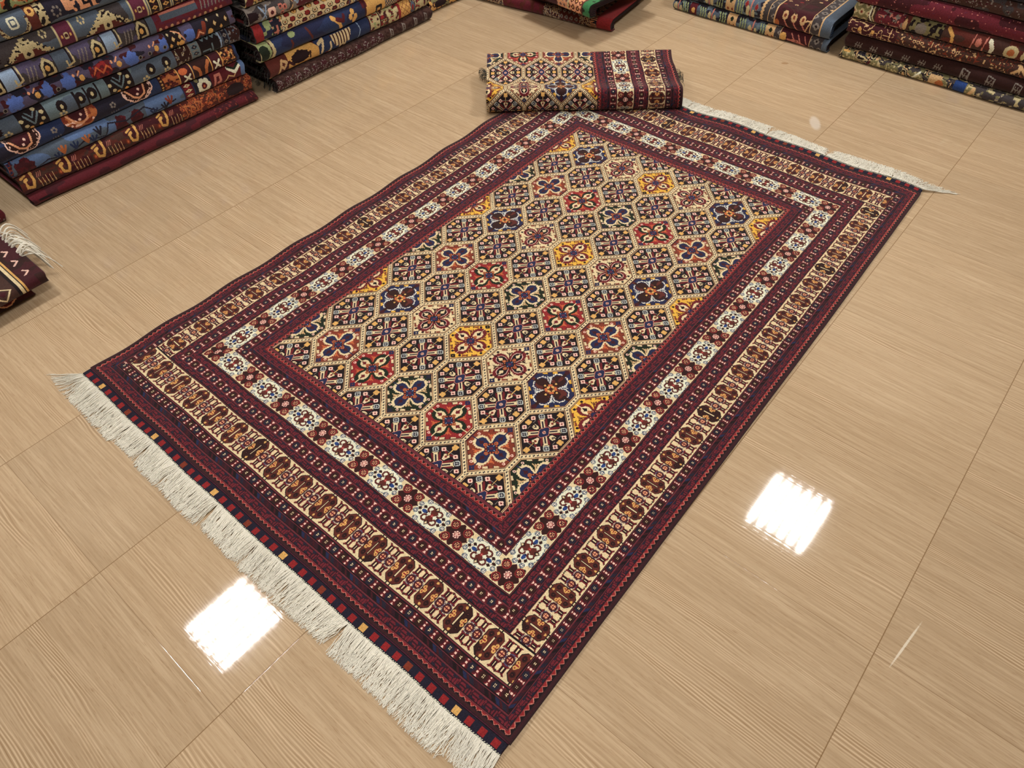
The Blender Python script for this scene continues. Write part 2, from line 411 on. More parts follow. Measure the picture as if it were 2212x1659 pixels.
def big_border(s, d, o, m, ph):
    """rosettes at s = ph + 0.2 k, palmettes between"""
    dc = 0.2888
    o[m] = cCREAM
    f = (s - ph) / 0.2; x = (f - np.round(f)) * 0.2; y = d - dc
    a, b = np.abs(x), np.abs(y)
    # palmettes, centred at a = 0.1
    px = 0.1 - a
    rr = np.hypot(px / 0.060, b / 0.0415)
    o[m & (rr < 1)] = cIVORY
    for (x0, y0, R) in ((0.037, 0.0335, 0.0080), (0.0535, 0.0130, 0.0078), (0.048, 0.0235, 0.0)):
        if R == 0: continue
        q = np.hypot(px - x0, b - y0); th = np.arctan2(b - y0, px - x0)
        o[m & (q < R)] = cWHITE; o[m & (np.abs(q - R * 0.86) < 0.0014)] = cSLATE
        o[m & (np.abs(q - R * 0.42) < 0.0011)] = cSLATE
    q = (np.abs(np.hypot(px / 0.060, b / 0.0405) - 0.985) < 0.030) & (tri(s / 0.012) > 0.2) & (px < 0.030); o[m & q] = cSLATE
    # claws
    q = np.hypot(px - 0.0155, b - 0.0155); th = np.arctan2(b - 0.0155, px - 0.0155)
    o[m & (q < 0.0125) & (q > 0.0066) & (th > -1.9) & (th < 2.6)] = cBROWN
    o[m & (b < 0.0300) & (px < 0.0045 + 0.010 * np.clip(1 - np.abs(b - 0.012) / 0.012, 0, 1))] = cBROWN
    o[m & (np.abs(b - 0.0255) + px * 1.1 < 0.0095)] = cDBROWN; o[m & (np.abs(b - 0.0265) + px * 1.3 < 0.0048)] = cCREAM
    o[m & (np.hypot(px, b) < 0.0055)] = cRED; o[m & (np.hypot(px, b) < 0.002)] = cROSE
    o[m & (np.hypot((px - 0.0285) / 1.5, b) < 0.0062)] = cBLUE; o[m & (px > 0.018) & (px < 0.024) & (b < 0.003)] = cNAVY
    for (x0, y0) in ((0.036, 0.0125), (0.0475, 0.0)):
        o[m & (np.abs(px - x0) * 0.8 + np.abs(b - y0) < 0.0062)] = cDBROWN
    o[m & (np.hypot(px - 0.042, b - 0.0055) < 0.0018)] = cROSE
    # hearts between
    dx = a - 0.0345; 
    hrt = (np.abs(b - 0.0305) < 0.0062 - np.maximum(dx, 0) * 0.5) & (np.abs(dx) < 0.0065) & (np.abs(b - 0.0305) + np.abs(dx) < 0.0095)
    o[m & hrt] = cDBROWN; o[m & (np.hypot(dx + 0.0075, b - 0.0305) < 0.0018)] = cORANGE
    # rosette
    leaf = (np.maximum(a, b) < 0.0425) & (np.minimum(a, b) < 0.0150 - np.maximum(np.maximum(a, b) - 0.026, 0) * 0.9)
    leaf &= np.where(b > a, b < 0.0385, True)
    o[m & leaf] = cMAROON
    leaf2 = (np.maximum(a, b) < 0.0385) & (np.minimum(a, b) < 0.0115 - np.maximum(np.maximum(a, b) - 0.026, 0) * 0.9)
    o[m & leaf2] = cDBROWN
    q = np.hypot(a - 0.0240, b - 0.0235)
    o[m & (q < 0.0152)] = cBROWN; o[m & (q < 0.0135)] = cRED; o[m & (q < 0.0112)] = cMAROON
    th = np.arctan2(b - 0.0235, a - 0.0240)
    o[m & (q < 0.0082) & (q > 0.0022) & (np.abs(np.cos(2 * th)) > 0.35)] = cPEACH
    o[m & (q < 0.0056) & (q > 0.0036)] = cMAROON
    q = np.hypot(x, y); th = np.arctan2(y, x)
    o[m & (q < 0.0150)] = cMAROON; o[m & (q < 0.0118) & (tri(th / (2 * PI) * 8) > 0.3)] = cPINK; o[m & (q < 0.0075)] = cRED
    o[m & (q < 0.0058) & (np.abs(np.cos(2 * th)) > 0.4)] = cPINK

def panel_rug(P, Q, bphase=None):
    """colour index per knot of the garden-panel rug; P across (-W2..W2), Q along"""
    o = np.full(P.shape, cBLACK, np.int32)
    dp = W2 - np.abs(P)
    dq = np.interp(-np.abs(Q), -QB, DB)
    side = dp < dq
    d = np.where(side, dp, dq)
    s = np.where(side, Q, P)
    f = (dp > 0.428) & (dq > 0.428)
    if f.any():
        sub = np.zeros(f.sum(), np.int32); field_paint(P[f], Q[f], sub); o[f] = sub
    bd = ~f
    def B(a, b): return bd & (d >= a) & (d < b)
    m = B(-1, 0.0128); o[m] = cSELV; o[m & (np.abs(d - 0.007) < 0.0014)] = cMAROON
    m = B(0.0128, 0.0255); zigzag(s, d, 0.0128, 0.0255, o, m)
    s_flowers(s, d, 0.025, 0.045, o, B(0.0255, 0.045), 0.2)
    dark_band(s, d, 0.045, 0.060, o, B(0.045, 0.060))
    diamonds(s, d, 0.0732, 0.0125, o, B(0.060, 0.086), 0.0385)
    s_flowers(s, d, 0.176, 0.195, o, B(0.173, 0.195), 0.1)
    diamonds(s, d, 0.2085, 0.0128, o, B(0.195, 0.222), 0.0385)
    s_flowers(s, d, 0.222, 0.244, o, B(0.222, 0.2465), 0.6)
    diamonds(s, d, 0.350, 0.0150, o, B(0.331, 0.366), 0.0400)
    dark_band(s, d, 0.366, 0.380, o, B(0.366, 0.380))
    s_flowers(s, d, 0.380, 0.4085, o, B(0.380, 0.409), 0.35)
    zigzag(s, d, 0.409, 0.4255, o, B(0.409, 0.428), red_inside=False)
    for L in (0.0255, 0.045, 0.060, 0.195, 0.222, 0.366, 0.380, 0.409, 0.4262):
        o[bd & (np.abs(d - L) < 0.0014)] = cMLINE
        o[bd & (d > L + 0.0014) & (d < L + 0.0030)] = cBLACK
    for L in (0.0850, 0.1748, 0.2445, 0.3330):
        o[bd & (np.abs(d - L) < 0.0036)] = cBLACK; o[bd & (np.abs(d - L) < 0.0012)] = cMLINE
    # broad cream border, rosettes on the corners
    m = B(0.2475, 0.3305); ph = np.where(side, 1.103 if bphase is None else bphase, 0.70 - 0.003)
    big_border(s * np.where(side, 1.1 / 1.103, 1.0), d, o, m, np.where(side, ph * 1.1 / 1.103, 0.6965))
    # medallion strip: the short sides run through the corner
    ends = (dq >= 0.088) & (dq < 0.1730) & (dp > 0.0875)
    sides = (dp >= 0.088) & (dp < 0.1730) & (dq >= 0.1775)
    strip(P, dq, o, ends, 0.1122, 0.8975)
    strip(Q, dp, o, sides, 0.1175, 0.0 if bphase is None else 0.01)
    c = (dq >= 0.1730) & (dq < 0.1775) & (dp >= 0.088) & (dp < 0.173); o[c] = cBLACK
    c = (dq >= 0.1675) & (dq < 0.1730) & (dp >= 0.088) & (dp < 0.173); o[c] = cCREAM
    return o

# ------------------------------------------------------------------ camera
CAMP = Vector((3.32731131, 0.10774181, 1.88643952))
R = [[0.7630285682477156, 0.646056400583016, -0.019963248822742308], [0.48259151230040415, -0.589970148133429, -0.6473334971767094], [-0.42999167002797867, 0.48429985708973483, -0.7619454128278564]]
cam = bpy.data.cameras.new('camera'); camo = bpy.data.objects.new('camera', cam); COL.objects.link(camo)
mw = Matrix(((R[0][0], -R[1][0], -R[2][0], CAMP.x), (R[0][1], -R[1][1], -R[2][1], CAMP.y), (R[0][2], -R[1][2], -R[2][2], CAMP.z), (0, 0, 0, 1)))
camo.matrix_world = mw
cam.sensor_fit = 'HORIZONTAL'; cam.sensor_width = 36.0; cam.lens = 1518.999 / 2212 * 36.0
cam.clip_start = 0.02
SC.camera = camo

# ------------------------------------------------------------------ room
RX0, RX1, RY0, RY1, RZ = -0.95, 7.2, -2.6, 5.15, 3.5
def structure(name, me, mat):
    o = link(name, me, mat); o['kind'] = 'structure'; return o

def floor_material():
    m, nt, b = new_mat('wood_look_porcelain_tile')
    tc = node(nt, 'ShaderNodeTexCoord'); sep = node(nt, 'ShaderNodeSeparateXYZ'); nt.links.new(tc.outputs['Object'], sep.inputs[0])
    X, Y = sep.outputs[0], sep.outputs[1]
    T = 0.6
    tx = math_node(nt, 'FLOOR', math_node(nt, 'DIVIDE', X, T)); ty = math_node(nt, 'FLOOR', math_node(nt, 'DIVIDE', Y, T))
    fx = math_node(nt, 'SUBTRACT', X, math_node(nt, 'MULTIPLY', tx, T)); fy = math_node(nt, 'SUBTRACT', Y, math_node(nt, 'MULTIPLY', ty, T))
    cmb = node(nt, 'ShaderNodeCombineXYZ'); nt.links.new(tx, cmb.inputs[0]); nt.links.new(ty, cmb.inputs[1])
    wn = node(nt, 'ShaderNodeTexWhiteNoise'); wn.noise_dimensions = '2D'; nt.links.new(cmb.outputs[0], wn.inputs['Vector'])
    rnd = wn.outputs['Value']
    # tile-local grain coordinate: few repeating prints
    pick = math_node(nt, 'MULTIPLY', math_node(nt, 'FLOOR', math_node(nt, 'MULTIPLY', rnd, 5)), 7.31)
    def grain(sx, sy, detail, dist, off, rough=0.5):
        c = node(nt, 'ShaderNodeCombineXYZ')
        nt.links.new(math_node(nt, 'MULTIPLY', fx, sx), c.inputs[0]); nt.links.new(math_node(nt, 'MULTIPLY', fy, sy), c.inputs[1])
        nt.links.new(math_node(nt, 'ADD', pick, off), c.inputs[2])
        n = node(nt, 'ShaderNodeTexNoise'); n.inputs['Scale'].default_value = 1; n.inputs['Detail'].default_value = detail
        n.inputs['Distortion'].default_value = dist; n.inputs['Roughness'].default_value = rough
        nt.links.new(c.outputs[0], n.inputs['Vector']); return n.outputs[0]
    broad = grain(1.2, 16, 2, 0.3, 1.0)
    fine = grain(5, 170, 3, 0.2, 2.0, 0.6)
    pores = grain(26, 420, 2, 0.0, 3.0, 0.6)
    warp = grain(1.7, 8, 2, 0.2, 4.0)
    mask = grain(1.3, 13, 1, 0.2, 6.0)
    # growth-ring lines gathered into cathedral strips
    ph = math_node(nt, 'ADD', math_node(nt, 'MULTIPLY', fy, 820.0), math_node(nt, 'MULTIPLY', warp, 58.0))
    ring = math_node(nt, 'SINE', ph)
    mk = node(nt, 'ShaderNodeMapRange'); mk.inputs['From Min'].default_value = 0.54; mk.inputs['From Max'].default_value = 0.70
    nt.links.new(mask, mk.inputs['Value'])
    rd = node(nt, 'ShaderNodeMapRange'); rd.inputs['From Min'].default_value = 0.35; rd.inputs['From Max'].default_value = 0.95; nt.links.new(ring, rd.inputs['Value'])
    rl = node(nt, 'ShaderNodeMapRange'); rl.inputs['From Min'].default_value = -0.45; rl.inputs['From Max'].default_value = -0.98; nt.links.new(ring, rl.inputs['Value'])
    dark = math_node(nt, 'MULTIPLY', rd.outputs[0], mk.outputs[0]); light = math_node(nt, 'MULTIPLY', rl.outputs[0], mk.outputs[0])
    c0 = mixc(nt, broad, lin((186, 160, 128)), lin((214, 190, 158)))
    cr = node(nt, 'ShaderNodeMapRange'); cr.inputs['From Min'].default_value = 0.35; cr.inputs['From Max'].default_value = 0.68; nt.links.new(fine, cr.inputs['Value'])
    c1 = mixc(nt, cr.outputs[0], lin((172, 146, 114)), c0)
    c1 = mixc(nt, 0.75, c0, c1)
    pr = node(nt, 'ShaderNodeMapRange'); pr.inputs['From Min'].default_value = 0.60; pr.inputs['From Max'].default_value = 0.72; nt.links.new(pores, pr.inputs['Value'])
    c2 = mixc(nt, math_node(nt, 'MULTIPLY', pr.outputs[0], 0.55), c1, lin((150, 118, 84)))
    c3 = mixc(nt, math_node(nt, 'MULTIPLY', dark, 0.55), c2, lin((146, 112, 76)))
    c4 = mixc(nt, math_node(nt, 'MULTIPLY', light, 0.50), c3, lin((238, 214, 180)))
    tint = math_node(nt, 'MULTIPLY_ADD', rnd, 0.10, 0.95)
    hs = node(nt, 'ShaderNodeHueSaturation'); nt.links.new(c4, hs.inputs['Color']); nt.links.new(tint, hs.inputs['Value'])
    # joints between tiles
    ex = math_node(nt, 'MINIMUM', fx, math_node(nt, 'SUBTRACT', T, fx)); ey = math_node(nt, 'MINIMUM', fy, math_node(nt, 'SUBTRACT', T, fy))
    jx = node(nt, 'ShaderNodeMapRange'); jx.inputs['From Min'].default_value = 0.0018; jx.inputs['From Max'].default_value = 0.0008; nt.links.new(ex, jx.inputs['Value'])
    jy = node(nt, 'ShaderNodeMapRange'); jy.inputs['From Min'].default_value = 0.0014; jy.inputs['From Max'].default_value = 0.0006; nt.links.new(ey, jy.inputs['Value'])
    j = math_node(nt, 'MAXIMUM', jx.outputs[0], math_node(nt, 'MULTIPLY', jy.outputs[0], 0.7))
    fin = mixc(nt, math_node(nt, 'MULTIPLY', j, 0.75), hs.outputs[0], lin((116, 84, 48)))
    # a pale smear, a small brown spot and a thin pale scuff
    def blot(cx, cy, sx, sy, ang, col, amt, src):
        dx = math_node(nt, 'SUBTRACT', X, cx); dy = math_node(nt, 'SUBTRACT', Y, cy)
        u = math_node(nt, 'ADD', math_node(nt, 'MULTIPLY', dx, math.cos(ang) / sx), math_node(nt, 'MULTIPLY', dy, math.sin(ang) / sx))
        v = math_node(nt, 'ADD', math_node(nt, 'MULTIPLY', dx, -math.sin(ang) / sy), math_node(nt, 'MULTIPLY', dy, math.cos(ang) / sy))
        r = math_node(nt, 'SQRT', math_node(nt, 'ADD', math_node(nt, 'MULTIPLY', u, u), math_node(nt, 'MULTIPLY', v, v)))
        r = math_node(nt, 'ADD', r, math_node(nt, 'MULTIPLY', pores, 0.5))
        mr = node(nt, 'ShaderNodeMapRange'); mr.inputs['From Min'].default_value = 1.25; mr.inputs['From Max'].default_value = 0.9; nt.links.new(r, mr.inputs['Value'])
        return mixc(nt, math_node(nt, 'MULTIPLY', mr.outputs[0], amt), src, lin(col))
    for bl in BLOTS: fin = blot(*bl, fin)
    nt.links.new(fin, b.inputs['Base Color'])
    rr = math_node(nt, 'MULTIPLY_ADD', fine, 0.03, 0.03)
    nt.links.new(rr, b.inputs['Roughness'])
    b.inputs['Specular IOR Level'].default_value = 0.5
    bp = node(nt, 'ShaderNodeBump'); bp.inputs['Strength'].default_value = 0.05; bp.inputs['Distance'].default_value = 0.001
    hgt = math_node(nt, 'SUBTRACT', fine, math_node(nt, 'MULTIPLY', j, 2.0))
    nt.links.new(hgt, bp.inputs['Height']); nt.links.new(bp.outputs[0], b.inputs['Normal'])
    return m
BLOTS = [(2.33, 3.60, 0.030, 0.075, 0.55, (226, 218, 208), 0.55), (1.92, 4.10, 0.024, 0.014, 0.6, (150, 112, 72), 0.6), (3.655, 1.275, 0.0035, 0.095, -0.12, (236, 226, 206), 0.8)]
M_FLOOR = floor_material()
fl = structure('floor', mesh_np('floor', [(RX0, RY0, 0), (RX1, RY0, 0), (RX1, RY1, 0), (RX0, RY1, 0)], [(0, 1, 2, 3)]), M_FLOOR)

def plaster(name, rgb):
    m, nt, b = new_mat(name)
    tc = node(nt, 'ShaderNodeTexCoord'); n = node(nt, 'ShaderNodeTexNoise'); n.inputs['Scale'].default_value = 3; nt.links.new(tc.outputs['Object'], n.inputs['Vector'])
    nt.links.new(mixc(nt, n.outputs[0], lin(rgb) * 0.93, lin(rgb)), b.inputs['Base Color']); b.inputs['Roughness'].default_value = 0.9
    return m
M_WALL = plaster('warm_plaster', (206, 188, 164)); M_CEIL = plaster('ceiling_paint', (232, 226, 214))
structure('wall_left', box_mesh('wall_left', RX0 - 0.1, RX0, RY0, RY1, 0, RZ), M_WALL)
structure('wall_right', box_mesh('wall_right', RX1, RX1 + 0.1, RY0, RY1, 0, RZ), M_WALL)
structure('wall_back', box_mesh('wall_back', RX0 - 0.1, RX1 + 0.1, RY1, RY1 + 0.1, 0, RZ), M_WALL)
structure('wall_front', box_mesh('wall_front', RX0 - 0.1, RX1 + 0.1, RY0 - 0.1, RY0, 0, RZ), M_WALL)
structure('ceiling', box_mesh('ceiling', RX0 - 0.1, RX1 + 0.1, RY0 - 0.1, RY1 + 0.1, RZ, RZ + 0.1), M_CEIL)

# ------------------------------------------------------------------ ceiling panels
LIGHT = 55.0
def panel_emission(kind):
    m, nt, b = new_mat('lit_panel_' + kind)
    nt.nodes.remove(b); out = nt.nodes['Material Output']
    em = node(nt, 'ShaderNodeEmission'); nt.links.new(em.outputs[0], out.inputs[0])
    tc = node(nt, 'ShaderNodeTexCoord'); sep = node(nt, 'ShaderNodeSeparateXYZ'); nt.links.new(tc.outputs['Object'], sep.inputs[0])
    cell = 0.54 / 6
    sx = math_node(nt, 'ABSOLUTE', math_node(nt, 'SINE', math_node(nt, 'MULTIPLY', math_node(nt, 'ADD', sep.outputs[0], 0.27), PI / cell)))
    sy = math_node(nt, 'ABSOLUTE', math_node(nt, 'SINE', math_node(nt, 'MULTIPLY', math_node(nt, 'ADD', sep.outputs[1], 0.27), PI / cell)))
    v = math_node(nt, 'MULTIPLY', sx, sy) if kind == 'spots' else sx
    mr = node(nt, 'ShaderNodeMapRange'); mr.inputs['From Min'].default_value = 0.58; mr.inputs['From Max'].default_value = 0.92
    mr.inputs['To Min'].default_value = LIGHT * 0.025; mr.inputs['To Max'].default_value = LIGHT * 5.6 if kind == 'spots' else LIGHT * 2.75
    nt.links.new(v, mr.inputs['Value']); nt.links.new(mr.outputs[0], em.inputs['Strength'])
    em.inputs['Color'].default_value = (1.0, 0.985, 0.955, 1)
    return m
M_SPOT, M_STRIPE = panel_emission('spots'), panel_emission('stripes')
mf, ntf, bf = new_mat('white_enamel_frame'); bf.inputs['Base Color'].default_value = (0.8, 0.8, 0.78, 1); bf.inputs['Roughness'].default_value = 0.4
def ceiling_light(x, y, mat, label):
    t = empty('ceiling_light', (x, y, RZ), 0, label, 'ceiling light', 'square ceiling panels')
    h = 0.27
    link('diffuser', mesh_np('diffuser', [(-h, -h, -0.012), (-h, h, -0.012), (h, h, -0.012), (h, -h, -0.012)], [(0, 1, 2, 3)]), mat, t)
    V, F = [], []
    for (x0, x1, y0, y1) in ((-h - .02, -h, -h - .02, h + .02), (h, h + .02, -h - .02, h + .02), (-h, h, -h - .02, -h), (-h, h, h, h + .02)):
        b = len(V); V += [(a, c, z) for a in (x0, x1) for c in (y0, y1) for z in (-0.02, -0.001)]
        F += [tuple(b + i for i in q) for q in [(0, 1, 3, 2), (4, 6, 7, 5), (0, 4, 5, 1), (2, 3, 7, 6), (0, 2, 6, 4), (1, 5, 7, 3)]]
    link('frame', mesh_np('frame', V, F), mf, t)
    return t
ceiling_light(0.19, 0.266, M_SPOT, 'square spotted ceiling panel mirrored on the floor beside the near white fringe')
ceiling_light(3.075, 3.93, M_STRIPE, 'square striped ceiling panel mirrored on the floor right of the spread rug')
ceiling_light(0.19, 3.93, M_STRIPE, 'square ceiling panel above the left wall stacks, over the spread rug')
ceiling_light(3.075, 0.266, M_STRIPE, 'square ceiling panel above the photographer')

# ------------------------------------------------------------------ the spread panel rug
TH = 0.0133
rug = empty('area_rug', (2.007, 1.845, 0), TH, 'large panel-design rug spread flat on the tile floor, white fringe at both ends', 'rug')
KN = 0.0020
def rug_warp(P, Q):
    """real lay of the rug: bowed and rippled left edge, gentle buckles"""
    l = np.clip(-P / W2, 0, 1); r = np.clip(P / W2, 0, 1)
    x = P + l ** 2 * (0.022 * np.cos(Q / 1.475 * PI / 2) + 0.0045 * np.sin(Q * 2 * PI / 0.31 + 0.7)) - r ** 2 * 0.012 * np.clip((Q - 0.4) / 1.05, 0, 1)
    x = x + 0.0012 * np.sin(Q * 13) * np.cos(P * 5)
    n = np.clip((-Q - 0.9) / 0.57, 0, 1); f = np.clip((Q - 0.9) / 0.57, 0, 1)
    y = Q - n ** 2 * 0.010 * np.cos(P / W2 * PI / 2) + f ** 2 * 0.006 * np.sin(P * 9) + 0.0014 * np.sin(P * 17 + Q * 6)
    z = 0.008 + l ** 6 * 0.014 * (0.5 + 0.5 * np.sin(Q * 2 * PI / 0.31 + 0.2)) + 0.0012 * (np.sin(P * 7 + Q * 5) + np.sin(Q * 9 - P * 4)) * (1 - np.maximum(np.abs(P) / W2, np.abs(Q) / 1.48) ** 8)
    z = z + n ** 3 * 0.003 * (1 + np.sin(P * 21)) + f ** 3 * 0.005 * (1 + np.sin(P * 15 + 1))
    return x, y, np.maximum(z, 0.006)

def sheet(name, p0, p1, q0, q1, k, paint, mat, parent, var, seed, lift=0.0, skirt=True):
    nu, nv = int(round((p1 - p0) / k)), int(round((q1 - q0) / k))
    pu = np.linspace(p0, p1, nu + 1); qv = np.linspace(q0, q1, nv + 1)
    Pv, Qv = np.meshgrid(pu, qv, indexing='ij'); x, y, z = rug_warp(Pv, Qv)
    V = np.stack([x, y, z + lift], -1).reshape(-1, 3)
    Pc, Qc = np.meshgrid((pu[1:] + pu[:-1]) / 2, (qv[1:] + qv[:-1]) / 2, indexing='ij')
    idx = paint(Pc, Qc)
    F = grid_faces(nu, nv); D = dye_of(idx, var, seed)
    if skirt:
        loop = np.concatenate([np.arange(0, nu) * (nv + 1), nu * (nv + 1) + np.arange(0, nv), np.arange(nu, 0, -1) * (nv + 1) + nv, np.arange(nv, 0, -1)])
        low = V[loop].copy(); low[:, 2] = 0.0008
        b = len(V); V = np.concatenate([V, low]); n = len(loop); i = np.arange(n); j = (i + 1) % n
        F = np.concatenate([F, np.stack([loop[i], b + i, b + j, loop[j]], 1)])
        D = np.concatenate([D, np.tile(LUT[cSELV], (n, 1))])
    me = mesh_np(name, V, F, D)
    return link(name, me, mat, parent)

sheet('pile', -W2, W2, -1.443, 1.443, KN, panel_rug, M_PILE, rug, 0.16, 3)
def kilim_paint(P, Q):
    o = np.full(P.shape, cDNAVY, np.int32)
    f = P / 0.0425; k = np.floor(f).astype(int); x = f - k; a = np.abs(Q)
    sqr = (np.abs(x - 0.5) < 0.245) & (a > 1.4515) & (a < 1.4725)
    colr = np.where((k + 80) % 8 == 3, cGOLD, np.where((k + 80) % 8 == 7, cRUST, cRED))
    o[sqr] = colr[sqr]
    o[(a < 1.447)] = cBLACK; o[(a < 1.4455)] = cPURP
    e = a > 1.4745; o[e] = np.where((np.floor(P / 0.0035 + a / 0.003) % 2 == 0)[e], cIVORY, cDNAVY)
    return o
for q0, q1 in ((-1.480, -1.4425), (1.4425, 1.480)):
    o = sheet('kilim_end', -W2 + 0.004, W2 - 0.004, q0, q1, 0.0025, kilim_paint, M_KILIM, rug, 0.2, 5, lift=-0.0012)
    o['label'] = 'flat-woven end band with red and gold squares'

def fringe(name, p0, p1, q, sgn, n, L, seed, parent, mat, kink=1.0):
    r = np.random.default_rng(seed); paths, rad = [], []
    nt_ = 26; tp = np.sort(r.uniform(p0, p1, nt_)); lean = r.normal(0, 0.09, nt_); tl = r.normal(0, 0.05, nt_)
    for i in range(n):
        p = p0 + (p1 - p0) * (i + r.random()) / n
        g = int(np.argmin(np.abs(tp - p)))
        x, y, z = rug_warp(np.array(p), np.array(q))
        ln = L * (0.90 + 0.16 * r.random() + tl[g])
        le = lean[g] - (p - tp[g]) * 1.3 + r.normal(0, 0.10)
        if i < n * 0.022 and sgn < 0: le -= 1.3 * (1 - i / (n * 0.022)); 
        if i > n * 0.975 and sgn > 0: le += 1.6 * (i / n - 0.975) / 0.025
        k = 8; t = np.linspace(0, 1, k); a1, a2 = r.normal(0, 0.0028 * kink, 2); f1 = r.uniform(0.8, 2.0); ph = r.uniform(0, 6)
        px = x + le * ln * t + a1 * np.sin(ph + t * 2 * PI * f1) * t + a2 * np.sin(t * 2 * PI * 2.3 + ph) * t
        py = y + sgn * ln * t * (1 - 0.12 * abs(le))
        pz = 0.0016 + (z - 0.0026) * (1 - t) ** 2 + 0.0045 * r.random() * np.sin(np.minimum(t * 1.25, 1) * PI) + 0.0025 * r.random()
        paths.append(np.stack([px, py, pz], 1)); rad.append(0.00125 * r.uniform(0.8, 1.25))
    V, F = tubes(paths, rad, 4)
    o = link(name, mesh_np(name, V, F), mat, parent, smooth=True); o['kind'] = 'stuff'; return o
o = fringe('fringe', -W2 + 0.002, W2 - 0.002, -1.479, -1, 2100, 0.088, 11, rug, M_FRINGE)
o = fringe('fringe', -W2 + 0.002, W2 - 0.002, 1.479, 1, 1900, 0.098, 12, rug, M_FRINGE, 2.6)

# ------------------------------------------------------------------ swept folded rugs
def profile(x0, depth, z0, z1, bulge, n_front=18, n_top=24, under=0.03):
    """outline from under the front fold, up round it, then back along the top. returns (x,z) points"""
    h = z1 - z0; zc = (z0 + z1) / 2
    t = np.linspace(-PI / 2, PI / 2, n_front)
    fx = x0 - bulge + bulge * np.cos(t) ** 0.8; fz = zc + h / 2 * np.sin(t)
    under_x = np.linspace(x0 - bulge - under, x0 - bulge, 3)[:-1]
    top_x = np.linspace(x0 - bulge, x0 - depth, n_top)[1:]
    x = np.concatenate([under_x, fx, top_x]); z = np.concatenate([np.full(len(under_x), z0), fz, np.full(len(top_x), z1)])
    return np.stack([x, z], 1)

def resample(pts, k):
    s = np.concatenate([[0], np.cumsum(np.linalg.norm(np.diff(pts, axis=0), axis=1))])
    n = max(2, int(round(s[-1] / k))); t = np.linspace(0, s[-1], n + 1)
    return np.stack([np.interp(t, s, pts[:, i]) for i in range(pts.shape[1])], 1), t

